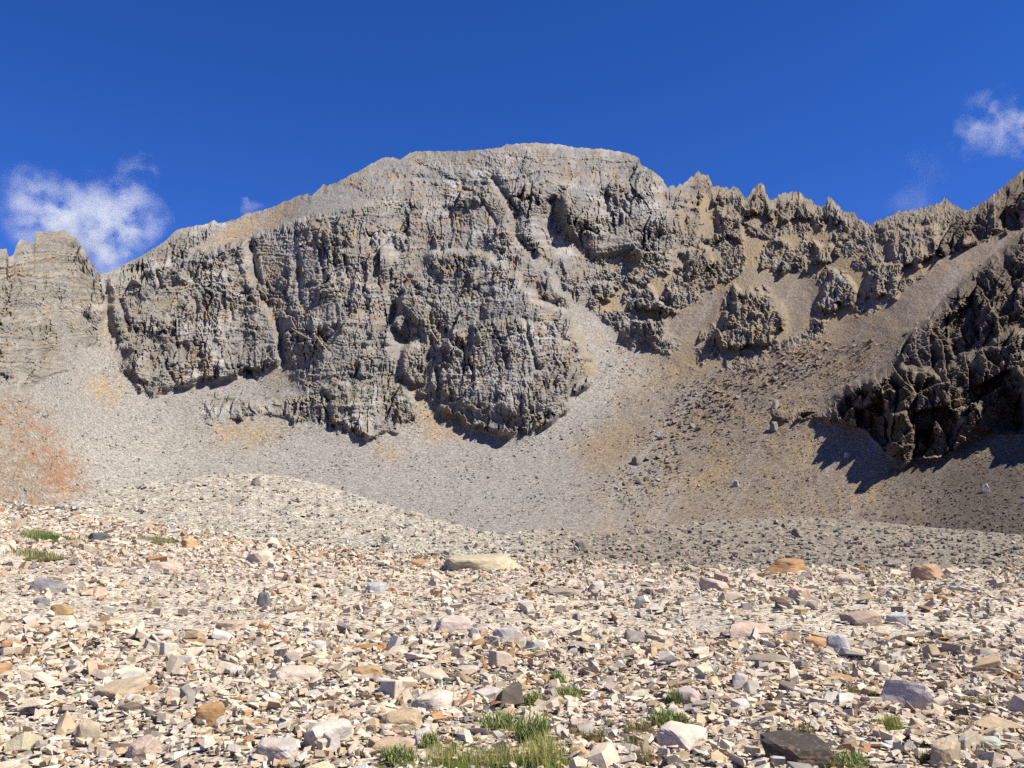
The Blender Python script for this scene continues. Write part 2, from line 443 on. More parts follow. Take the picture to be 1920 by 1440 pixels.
# vertical ribs, blocks and ledges
qx = GX + fbm(GX / 60, GY / 60, 3, 41) * 6
qy = GY + fbm(GX / 60, GY / 60, 3, 51) * 8
ang = R(-33)
rx = qx * math.cos(ang) + qy * math.sin(ang); ry = -qx * math.sin(ang) + qy * math.cos(ang)   # frame along the dipping beds of the right cliff
def blocks(x, y, sx, sy, amp, tilt, vert, seed):
    """cells set forward or back; vert makes each one stand upright instead of lying on the slope"""
    f1, f2, a, b, c, ox, oy = worley(x / sx, y / sy, seed)
    h = (a - 0.45) * amp + (b - 0.5) * tilt * ox - vert * (0.4 + 0.9 * c) * oy * sy
    return h, a, b, np.clip((f2 - f1) * 3, 0, 1)
mod = np.clip(0.56 + 1.4 * fbm(GX / 60, GY / 75, 3, 61), 0.14, 1.25)      # some walls are smoother than others
A, Ar, Ab, Ae = blocks(qx, qy, 48, 90, 22, 26, .32, 101)
B, Br, Bb, Be = blocks(qx, qy, 14, 34, 11, 14, .42, 103)
C, Cr, Cb, Ce = blocks(qx + B * .3, qy, 6.0, 13, 5.5, 7, .6, 105)
D, Dr, Db, De = blocks(GX, GY, 3.6, 5.2, 3.0, 3.2, .6, 107)
bed = (qy + fbm(GX / 150, GY / 60, 2, 63) * 16) / 11.5
bedh = (perlin(bed, GX / 260, 65) * 1.4 + perlin(bed * 2.3, GX / 120, 66) * 0.9)
saw = bed * 0.8 - np.floor(bed * 0.8)
ribs = ridged(qx / 24, qy / 120, 3, 69) * 4.0
crk = np.exp(-(perlin(qx / 15, qy / 62, 73) / 0.06) ** 2) * smooth(-.05, .3, fbm(GX / 50, GY / 60, 2, 77))
crk += 0.7 * np.exp(-(perlin(qx / 8, qy / 30, 79) / 0.07) ** 2) * smooth(.0, .35, fbm(GX / 40, GY / 40, 2, 87))
cliffy = (A * 0.9 + B * .85 + C * .6 + ribs * 1.3 - 2.0 * (1 - Be)) * mod + 2.0 * (Ar - .5) + 4 * (Br - .5) - 13 * crk * np.clip(mod, .5, 1) + D * .8 + bedh * 1.6 + saw * -2.0
strata = A * 0.16 + B * 0.22 + C * 0.55 + D * .8 + bedh * 2.4 - saw * 4.5
# crags standing out of loose ground
E, Er, Eb, Ee = blocks(qx, qy, 17, 30, 18, 22, .8, 109)
G2, Gr, Gb, Ge = blocks(qx, qy, 7, 15, 9, 12, .8, 111)
cragm = smooth(0.36, 0.62, 0.38 * Er + 0.28 * Gr + 0.85 * fbm(GX / 60, GY / 42, 4, 67) + 0.19)
cragm = np.maximum(cragm, smooth(55, 20, GY - sky[None, :] + 14 * perlin(GX / 20, GY / 20, 89)))
cragm = np.maximum(cragm, crag_p * .85)
big_c = smooth(-.1, .45, fbm(GX / 80, GY / 70, 2, 68))
crags = (np.clip(E + 5, 0, None) * (.45 + .85 * big_c) + G2 * 0.75 + C * .8 + 3 + 2.2 * ribs * crag_p) * cragm + D * (0.5 + 0.5 * cragm)
# right cliff: blocks along the dipping beds
H, Hr, Hb, He = blocks(rx, ry, 150, 62, 44, 60, 1.0, 113)
I, Ir, Ib, Ie = blocks(qx, qy, 26, 70, 36, 80, 0.7, 115)
J, Jr, Jb, Je = blocks(qx, qy, 11, 17, 9, 12, .7, 117)
darkrel = H + I + J + C * 0.5 + D
w_str = np.clip(upper + smooth(190, 150, GX) * 0.45, 0, 1)
w_crag = np.clip(right + smooth(1040, 1150, GX) * smooth(470, 520, GY), 0, 1)
body = cliffy * (1 - w_str) + strata * w_str
body = body * (1 - w_crag) + crags * w_crag
dk_w = np.clip(dark + upr, 0, 1)
body = body * (1 - dk_w) + darkrel * dk_w
n_red = fbm(GX / 40, GY / 50, 3, 86)
loose_rel = fbm(GX / 46, GY / 30, 4, 81) * 3.0 + D * 0.22
loose_rel = np.where(red > 0.5, loose_rel + ridged(GX / 26 - GY / 40, GY / 120 + GX / 90, 3, 85) * 4.0 + C * .8 * smooth(.1, .5, n_red), loose_rel)
foot = np.where(dark + upr > .5, 1, 0.45 + 0.55 * smooth(0, 46, interp(GX, BASE) - GY))
foot = np.where((talus > .5) | low_band, 1, blur(foot, 2))
rel = rel * foot
topl = interp(GX, [(1440, 762), (1550, 762), (1575, 733), (1610, 710), (1650, 688), (1685, 660), (1692, 632), (1740, 590), (1800, 528), (1860, 478), (1920, 432), (2400, 240)])
topw = np.where(dark > .5, smooth(-4, 34, GY - topl), 1)
rel += (body * foot * rock) * topw + loose_rel * (1 - rock)
rel -= 9 * blur(talus * (GY < interp(GX, BASE)), 4)
# right cliff: its pillar, the wall edge and the deep recesses
dblur = blur(dark, 2)
rel += dblur * 8 * smooth(1430, 1600, GX)
base_d = interp(GX, [(1440, 780), (1530, 783), (1570, 790), (1620, 804), (1668, 850), (1690, 876), (1762, 858), (1855, 806), (1925, 815), (2400, 900)])
top_d = interp(GX, [(1440, 760), (1550, 752), (1600, 728), (1660, 700), (1700, 690), (1760, 705), (1820, 670), (1925, 610), (2400, 500)])
hgt = np.clip(base_d - GY, 0, None)
lower = dark * smooth(-14, 10, GY - top_d - 10 * perlin(GX / 16, GY / 30, 191) - 8 * (Ir - .5))
rel += blur(lower, 1) * np.minimum(hgt, 100) * 0.5 * smooth(1500, 1640, GX)
rel += dark * topw * 0.12 * np.clip(GX - 1560, 0, 420)
def stand(poly, gain, amp, base, soft=1, wob=4):
    """upright pillar or recess cut into the wall"""
    return raised(poly, 1.0, soft, wob, 13) * (amp + gain * np.clip(base - GY, 0, None))
rel += stand([(1672, 780), (1702, 772), (1714, 800), (1712, 860), (1690, 880), (1676, 852), (1666, 812)], .5, 26, 876)
rel += stand([(1688, 690), (1716, 690), (1712, 790), (1680, 792)], .2, 18, 790)
rel += stand([(1590, 722), (1612, 712), (1618, 745), (1596, 750)], .3, 14, 750)
rel += stand([(1632, 708), (1652, 700), (1655, 740), (1632, 745)], .3, 14, 745)
rel += stand([(1716, 775), (1765, 760), (1800, 785), (1772, 850), (1716, 860)], 0, -52, 860)
rel += stand([(1822, 735), (1890, 690), (1918, 720), (1916, 806), (1880, 812), (1850, 800)], 0, -56, 812)
rel += stand([(1605, 775), (1660, 748), (1670, 800), (1664, 845), (1625, 805)], 0, -34, 840)
rel += stand([(1770, 600), (1830, 560), (1840, 640), (1790, 670)], 0, -30, 640)
edge = smooth(0.0, 0.035, 1 - t)                 # keep the crest line where it is traced
far_Y = np.exp(lnY) - rel * PXM * (0.35 + 0.65 * edge)
far_P = np.stack([m_ * far_Y, far_Y, EYE + k_ * far_Y], -1)

# --- colours (albedo)
def C3(*c): return np.array(c, f32)
def lerp(a, b, w): return a * (1 - w[..., None]) + b * w[..., None]
n1 = fbm(GX / 90, GY / 60, 4, 91); n2 = fbm(GX / 25, GY / 14, 4, 93); n3 = fbm(GX / 40, GY / 120, 3, 95)
one = np.ones_like(GX)
grey = one[..., None] * C3(0.250, 0.234, 0.206)
col = lerp(grey, C3(0.345, 0.328, 0.295), smooth(-0.1, 0.9, n1 + 0.4 * bedh))
col = lerp(col, C3(0.27, 0.205, 0.135), smooth(0.15, 0.8, n2 + 0.5 * n3) * 0.75)
col = lerp(col, C3(0.31, 0.27, 0.20), smooth(260, 160, GX) * 0.3)
col = lerp(col, C3(0.24, 0.195, 0.14), right * 0.6)
thin = perlin(bed * 5.5, GX / 150, 193) + .6 * perlin(bed * 11, GX / 90, 195)
col = lerp(col, C3(0.215, 0.215, 0.215), smooth(.1, .6, fbm(GX / 70, GY / 34, 3, 197)) * .45)
col = col * (0.80 + 0.42 * Br * 0.5 + 0.22 * Cr + 0.13 * thin)[..., None]
tan = one[..., None] * C3(0.315, 0.245, 0.150)
tan = lerp(tan, C3(0.27, 0.225, 0.165), smooth(-0.2, 0.5, n1))
in_scr = (1 - cragm) * w_crag
col = lerp(col, tan, in_scr * 0.85)
ledge = smooth(0.35, 0.8, fbm(GX / 70, GY / 35, 4, 97)) * (1 - w_str) * 0.5
col = lerp(col, C3(0.30, 0.25, 0.165), ledge)
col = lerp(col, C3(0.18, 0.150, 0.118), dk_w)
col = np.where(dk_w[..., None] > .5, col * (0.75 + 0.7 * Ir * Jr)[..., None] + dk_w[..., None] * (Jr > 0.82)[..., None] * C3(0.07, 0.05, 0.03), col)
# talus colours
scr = one[..., None] * C3(0.268, 0.252, 0.226)
scr = lerp(scr, C3(0.225, 0.185, 0.146), smooth(950, 1350, GX + 60 * n1) * 0.95)
scr = lerp(scr, C3(0.305, 0.288, 0.25), smooth(700, 200, GX) * smooth(760, 860, GY))
tanp = np.zeros_like(GX)
stripe0 = fbm((GX + (GY - 700) * 0.4) / 12, GY / 80, 3, 98)
for pl in ([(742, 690), (800, 745), (880, 800), (870, 830), (800, 815), (770, 770)], [(1120, 725), (1200, 690), (1300, 690), (1350, 700), (1240, 720), (1150, 745)],
           [(1240, 905), (1300, 880), (1370, 850), (1380, 870), (1330, 915), (1280, 925)], [(1430, 790), (1480, 745), (1560, 690), (1640, 640), (1640, 670), (1560, 720), (1500, 770), (1460, 810)],
           [(1480, 840), (1540, 790), (1550, 810), (1510, 870), (1480, 890)], [(165, 720), (210, 700), (225, 740), (190, 770)], [(515, 690), (535, 685), (545, 720), (520, 730)],
           [(390, 815), (440, 790), (480, 790), (540, 800), (500, 840), (420, 830)], [(1080, 830), (1170, 790), (1180, 820), (1110, 860)], [(200, 520), (215, 640), (205, 700), (195, 640)],
           [(1480, 640), (1600, 590), (1700, 530), (1690, 560), (1560, 640), (1480, 680)], [(700, 850), (740, 830), (760, 845), (720, 865)], [(1620, 880), (1680, 890), (1640, 950), (1600, 930)],
           [(560, 375), (470, 405), (345, 470), (380, 475), (560, 405)], [(1010, 560), (1075, 590), (1110, 650), (1080, 680), (1090, 740), (1050, 680)]):
    tanp = np.maximum(tanp, blur(in_poly(wx + 4 * n2, wy + 6 * n3, pl).astype(f32), 9))
tanp = np.clip(tanp * (0.8 + 0.6 * n2 + .5 * stripe0), 0, .9)
scr = lerp(scr, C3(0.312, 0.236, 0.145), tanp)
stripe = smooth(0.1, 0.7, fbm((GX + (GY - 700) * 0.7) / 26, GY / 220, 3, 99)) * 0.35
scr = lerp(scr, C3(0.30, 0.285, 0.265), stripe * smooth(700, 1100, GX))
fan = blur(in_poly(wx, wy, [(985, 472), (1015, 480), (1075, 560), (1125, 595), (1180, 645), (1240, 690), (1200, 720), (1080, 800), (1000, 870), (950, 840), (1040, 780), (1110, 700), (1080, 620), (1030, 520)]).astype(f32), 5)
scr = lerp(scr, C3(0.285, 0.270, 0.245), fan * (.7 + .4 * n2).clip(0, 1))
scr = lerp(scr, C3(0.215, 0.165, 0.115), blur(in_poly(wx, wy, [(1080, 880), (1100, 830), (1190, 775), (1230, 790), (1180, 860), (1120, 900)]).astype(f32), 8) * .7)
dry = smooth(.05, .55, fbm((GX - (GY - 700) * .5) / 34, (GY + GX * .15) / 60, 4, 199)) * .38
scr = lerp(scr, C3(0.30, 0.222, 0.130), dry * smooth(900, 1250, GX))
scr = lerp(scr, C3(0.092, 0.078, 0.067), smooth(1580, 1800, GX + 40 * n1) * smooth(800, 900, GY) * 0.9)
redc = lerp(one[..., None] * C3(0.25, 0.205, 0.155), C3(0.285, 0.175, 0.11), smooth(-0.2, 0.7, .5 * n1 + .7 * n2 + 0.5 * smooth(-20, 90, GX - (GY - 800) * 0.45) - .2))
scr = lerp(scr, redc, np.clip(blur(red, 14) * (1 + .7 * n2), 0, 1))
col = lerp(col, scr, talus_s)
green = blur(in_poly(wx, wy, [(600, 715), (770, 712), (770, 770), (720, 760), (640, 745)]).astype(f32), 3) * smooth(0.15, 0.4, fbm(GX / 14, GY / 8, 3, 121))
green = np.maximum(green, blur(in_poly(wx, wy, [(380, 750), (560, 742), (560, 752), (400, 765)]).astype(f32), 2) * smooth(0.1, 0.5, fbm(GX / 16, GY / 8, 3, 125)))
col = lerp(col, C3(0.105, 0.115, 0.05), green * 0.8)
col = np.clip(col * (C3(0.755, 0.752, 0.745) * (1 - right[..., None]) + C3(0.74, 0.725, 0.70) * right[..., None]), 0.03, 0.6)

# --- the far side, so that the crest is a ridge and not an edge
back = []
for d, h in ((0.02, 0.012), (0.06, 0.05), (0.16, 0.15), (0.4, 0.42)):
    bp_ = far_P[-1].copy(); bp_[:, 1] *= 1 + d; bp_[:, 0] *= 1 + d; bp_[:, 2] -= h * far_P[-1][:, 1]
    back.append(bp_)
bot = far_P[0].copy(); bot[:, 2] -= 12; bot[:, :2] *= 0.97
far_V = np.concatenate([bot[None], far_P, np.array(back)], 0)
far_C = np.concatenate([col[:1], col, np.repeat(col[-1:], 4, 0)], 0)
far_L = np.concatenate([talus_s[:1], talus_s, np.repeat(talus_s[-1:], 4, 0)], 0)
NR = far_V.shape[0]
idx = np.arange(NR * NX).reshape(NR, NX)
quads = np.stack([idx[:-1, :-1], idx[:-1, 1:], idx[1:, 1:], idx[1:, :-1]], -1)
# which landform each face belongs to
gx_full = np.repeat(xs[None], NR, 0)
zone = np.zeros((NR, NX), np.int8)
zc = np.zeros((NY, NX), np.int8)                                   # 0 = main mountain
zc[(GX < 196) & (talus < .5)] = 1                                  # crag on the left
zc[(GX > 1255 + (GY - 350) * 0.1) & (talus < .5) & (GY < 760)] = 2   # broken ridge
zc[(dark > .5) | (upr > .5)] = 3
zc[talus > .5] = 4
zc[red > .5] = 5
zone[0] = zc[0]; zone[1:1 + NY] = zc; zone[1 + NY:] = zc[-1]
zq = zone[:-1, :-1]
NAMES = ['mountain', 'crag', 'pinnacle_ridge', 'dark_cliff', 'scree_slope', 'rusty_slope']
LABELS = ['grey layered mountain with a flat broad summit and steep cliffs below', 'pale grey rock crag left of the narrow gully',
          'jagged brown ridge of pinnacles and crags right of the flat summit', 'dark shaded cliff rising at the right edge of the basin',
          'grey and tan scree fans lying in the basin below the cliffs', 'rust orange earth slope at the left edge']
fv, fc, fl = far_V.reshape(-1, 3), far_C.reshape(-1, 3), far_L.reshape(-1)
for zi in range(6):
    q = quads[zq == zi]
    if not len(q): continue
    used = np.zeros(len(fv), bool); used[q.ravel()] = True
    remap = np.cumsum(used) - 1
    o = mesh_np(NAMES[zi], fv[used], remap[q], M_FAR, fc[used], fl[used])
    tag(o, LABELS[zi], None, None, 'structure')

def far_lookup(px, py):
    """ground point of the far terrain under a picture position"""
    ci = np.interp(px, xs, np.arange(NX)); ci = np.clip(np.round(ci).astype(int), 0, NX - 1)
    tt = (py - Y_BOT) / (sky_s[ci] - Y_BOT)
    ri = np.clip(np.round(tt * (NY - 1)).astype(int), 0, NY - 1)
    return far_P[ri, ci], col[ri, ci], talus[ri, ci], dark[ri, ci]

# ------------------------------------------------------------------ moraine between the basin and the foreground
MSKY = [(-300, 950), (0, 950), (90, 946), (150, 936), (230, 915), (300, 902), (400, 890), (480, 886), (540, 894), (600, 906), (680, 932), (740, 950), (800, 966), (860, 984), (905, 997), (960, 1000),
        (1000, 993), (1060, 990), (1090, 999), (1140, 1000), (1200, 988), (1300, 978), (1400, 972), (1480, 968), (1560, 972), (1660, 980), (1760, 990), (1920, 1003), (2300, 1010)]
mx = np.concatenate([np.arange(-260, -20, 12.0), np.arange(-20, 1945, 5.0), np.arange(1950, 2240, 12.0)]).astype(f32)
MN = 64
msk = interp(mx, MSKY) - fbm(mx / 40, mx * 0, 3, 131) * 2.2 - perlin(mx / 7, mx * 0 + 2, 133) * 0.9
mt = np.linspace(0, 1, MN)[:, None]
MX = np.repeat(mx[None], MN, 0); MY = (1090 + (msk[None] - 1090) * mt)
mm, mk = ray(MX, MY)
MT = interp(mx, [(0, 0.25), (480, 0.24), (900, 0.16), (1100, 0.13), (1500, 0.13), (1920, 0.13)])[None] + 0 * MX
MT = np.maximum(MT * (0.85 + 0.3 * mt), mk + 0.06)
mg = np.diff(mk, axis=0) / (0.5 * (MT[1:] + MT[:-1] - mk[1:] - mk[:-1]))
mln = math.log(46.0) + np.concatenate([np.zeros((1, len(mx))), np.cumsum(mg, 0)], 0)
mln = blur1(mln, 3, 1)
mY = np.exp(mln) * (1 + 0.012 * fbm(MX / 60, MY / 14, 4, 135) + 0.003 * perlin(MX / 8, MY / 3, 137))
mP = np.stack([mm * mY, mY, EYE + mk * mY], -1)
mc = lerp(np.ones(MX.shape + (1,)) * C3(0.292, 0.262, 0.206), C3(0.305, 0.28, 0.228), smooth(-.3, .6, fbm(MX / 90, MY / 22, 3, 139)))
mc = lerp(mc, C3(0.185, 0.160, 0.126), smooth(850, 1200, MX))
mb = []
for d, h in ((0.03, 0.006), (0.12, 0.04), (0.4, 0.13)):
    q = mP[-1].copy(); q[:, :2] *= 1 + d; q[:, 2] -= h * mP[-1][:, 1]; mb.append(q)
mfr = mP[0].copy(); mfr[:, 2] -= 6; mfr[:, :2] *= 0.8
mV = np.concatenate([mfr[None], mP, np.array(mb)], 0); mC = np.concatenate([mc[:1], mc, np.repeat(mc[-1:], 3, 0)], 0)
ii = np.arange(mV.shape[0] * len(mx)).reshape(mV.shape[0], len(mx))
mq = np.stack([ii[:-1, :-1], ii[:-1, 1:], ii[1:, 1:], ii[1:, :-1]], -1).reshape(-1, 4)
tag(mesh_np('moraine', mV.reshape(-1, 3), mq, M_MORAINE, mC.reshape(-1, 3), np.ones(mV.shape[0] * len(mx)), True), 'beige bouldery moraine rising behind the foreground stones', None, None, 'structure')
def mor_lookup(px, py):
    ci = np.clip(np.round(np.interp(px, mx, np.arange(len(mx)))).astype(int), 0, len(mx) - 1)
    ri = np.clip(np.round((py - 1090) / (msk[ci] - 1090) * (MN - 1)).astype(int), 0, MN - 1)
    return mP[ri, ci], mc[ri, ci]

# ------------------------------------------------------------------ the foreground slope
ZN, YN = -1.6, 6.5
T_FG = [(-0.75, 0.09), (-0.577, 0.081), (-0.46, 0.068), (-0.397, 0.0624), (-0.29, 0.05), (-0.1, 0.036), (0.6, 0.034), (0.8, 0.034)]
CREST = [(-0.75, 46), (-0.577, 45), (-0.46, 41), (-0.397, 38), (-0.29, 33), (-0.1, 30), (0.0, 28.5), (0.15, 26), (0.33, 25), (0.48, 24.5), (0.577, 23), (0.75, 22)]
def ground(x, y):
    x = np.asarray(x, float); y = np.asarray(y, float)
    m = np.clip(x / np.maximum(y, 3.0), -0.8, 0.8)
    T = interp(m, T_FG); yc = interp(m, CREST)
    z = ZN + T * (np.minimum(y, yc) - YN) - 0.16 * np.maximum(y - yc, 0)
    und = fbm(x / 3.6, y / 3.6, 3, 151) * 0.11 * np.clip(y / 14, 0.4, 1.0) + fbm(x / 0.8, y / 0.8, 2, 157) * 0.03
    return z + und + EYE
def ground_hit(px, py):
    """first ground point seen at a picture position"""
    m, k = ray(px, py)
    ys = np.linspace(3.5, 60, 3000)
    z = ground(m * ys, ys) - EYE
    hit = np.nonzero(z >= k * ys)[0]
    y = ys[hit[0]] if len(hit) else 28.0
    return np.array([m * y, y, float(ground(m * y, y))])
gm = np.linspace(-1.1, 1.1, 360)
gy = np.concatenate([np.linspace(-6, 3.4, 12), 3.5 * (62 / 3.5) ** np.linspace(0, 1, 330)])
GXX = gm[None] * np.maximum(gy, 8.0)[:, None] * np.where(gy < 8, 1.6, 1.0)[:, None]; GYY = np.repeat(gy[:, None], 360, 1)
gZ = ground(GXX, GYY) - 0.02
gV = np.stack([GXX, GYY, gZ], -1)
gc = lerp(np.ones(GXX.shape + (1,)) * C3(0.40, 0.345, 0.27), C3(0.33, 0.29, 0.235), smooth(-.3, .6, fbm(GXX / 2, GYY / 2, 3, 161)))
ii = np.arange(gV.shape[0] * 360).reshape(-1, 360)
gq = np.stack([ii[:-1, :-1], ii[:-1, 1:], ii[1:, 1:], ii[1:, :-1]], -1).reshape(-1, 4)
tag(mesh_np('ground', gV.reshape(-1, 3), gq, M_GROUND, gc.reshape(-1, 3), np.ones(gV.shape[0] * 360), True), 'pale stony ground sloping up from the bottom edge', None, None, 'structure')

# ------------------------------------------------------------------ rock shapes
def hull(points):
    bm = bmesh.new()
    for p in points: bm.verts.new(p)
    res = bmesh.ops.convex_hull(bm, input=bm.verts)
    junk = [v for v in bm.verts if not v.link_faces]
    bmesh.ops.delete(bm, geom=junk, context='VERTS')
    return bm
def slab_points(r, n, thick, taper, tilt):
    """uneven prism: n-sided plan, unit size, slanted top"""
    a = np.sort((np.arange(n) + r.uniform(-.33, .33, n)) / n * 2 * np.pi)
    rad = r.uniform(0.36, 0.56, n)
    el = r.uniform(0.62, 1.0)
    px, py = np.cos(a) * rad, np.sin(a) * rad * el
    sx, sy = r.uniform(-tilt, tilt, 2)
    lo = [(x * (1 + r.uniform(-.06, .06)), y * (1 + r.uniform(-.06, .06)), -thick / 2 + r.uniform(-.1, .1) * thick) for x, y in zip(px, py)]
    tx, ty = r.uniform(-.1, .1, 2)
    hi = [(x * taper + tx, y * taper + ty, thick / 2 + sx * x + sy * y + r.uniform(-.12, .12) * thick) for x, y in zip(px, py)]
    return lo + hi
def shape_set(n, seed, sides):
    out = []
    r = rng(seed)
    for i in range(n):
        th = r.choice([0.11, 0.17, 0.24, 0.34, 0.48], p=[.22, .28, .26, .16, .08])
        if i % 2:
            pts = slab_points(r, max(4, int(r.integers(sides[0], sides[1]))), th, r.uniform(0.66, 0.98), 0.3)
        else:                                   # broken shard: a hull of loose points
            k = int(r.integers(sides[0] + 3, sides[1] + 3))
            q = r.normal(0, 1, (k, 3)); q /= np.linalg.norm(q, axis=1)[:, None]
            q *= r.uniform(.8, 1.1, (k, 1)); q = q * [0.55, 0.55 * r.uniform(.5, .9), th * 0.8]
            pts = q.tolist()
        bm = hull(pts)
        bmesh.ops.triangulate(bm, faces=bm.faces)
        bmesh.ops.recalc_face_normals(bm, faces=bm.faces)
        bm.verts.index_update()
        v = np.array([q.co[:] for q in bm.verts], f32); f = np.array([[q.index for q in ff.verts] for ff in bm.faces], np.int32)
        bm.free(); out.append((v, f))
    return out
SH_NEAR = shape_set(48, 201, (3, 6))
SH_FAR = shape_set(24, 203, (3, 5))

PAL = np.array([1.0, 0.97, 0.905], f32) * 0.84 * np.array([(0.56, 0.49, 0.395), (0.52, 0.43, 0.355), (0.49, 0.465, 0.43), (0.45, 0.355, 0.24), (0.36, 0.215, 0.115), (0.30, 0.275, 0.25), (0.14, 0.12, 0.10), (0.50, 0.455, 0.33), (0.62, 0.57, 0.49)], f32)
PNAME = ['cream', 'pinkish', 'light grey', 'tan', 'rusty brown', 'grey', 'dark', 'yellowish', 'whitish']
PW = np.array([.30, .22, .13, .17, .05, .06, .025, .05, .02]); PW = PW / PW.sum()

def rotations(r, n, tilt):
    yaw = r.uniform(0, 2 * np.pi, n); ax = r.uniform(0, 2 * np.pi, n)
    tl = np.abs(r.normal(0, tilt, n)); big = r.random(n) < 0.09
    tl = np.where(big, r.uniform(0.7, 1.4, n), tl)
    c, s = np.cos(tl), np.sin(tl); ux, uy = np.cos(ax), np.sin(ax)
    Rt = np.zeros((n, 3, 3)); z = np.zeros(n)
    Rt[:, 0, 0] = c + ux * ux * (1 - c); Rt[:, 0, 1] = ux * uy * (1 - c); Rt[:, 0, 2] = uy * s
    Rt[:, 1, 0] = ux * uy * (1 - c); Rt[:, 1, 1] = c + uy * uy * (1 - c); Rt[:, 1, 2] = -ux * s
    Rt[:, 2, 0] = -uy * s; Rt[:, 2, 1] = ux * s; Rt[:, 2, 2] = c
    Rz = np.zeros((n, 3, 3)); Rz[:, 0, 0] = np.cos(yaw); Rz[:, 0, 1] = -np.sin(yaw); Rz[:, 1, 0] = np.sin(yaw); Rz[:, 1, 1] = np.cos(yaw); Rz[:, 2, 2] = 1
    return Rt @ Rz
def merged_rocks(name, mat, pos, size, rot, colr, shape_i, shapes, sink, label, cat_kind='stuff'):
    V, Fc, Cc, off = [], [], [], 0
    for si, (v, f) in enumerate(shapes):
        w = np.nonzero(shape_i == si)[0]
        if not len(w): continue
        P = np.einsum('nij,vj->nvi', rot[w], v) * size[w][:, None, None] + pos[w][:, None, :]
        P[:, :, 2] += (sink[w] * size[w])[:, None]
        V.append(P.reshape(-1, 3)); n = len(w)
        Fc.append((f[None] + (np.arange(n) * len(v))[:, None, None] + off).reshape(-1, 3)); off += n * len(v)
        Cc.append(np.repeat(colr[w], len(v), 0))
    o = mesh_np(name, np.concatenate(V), np.concatenate(Fc), mat, np.concatenate(Cc))
    return tag(o, label, None, None, 'stuff')

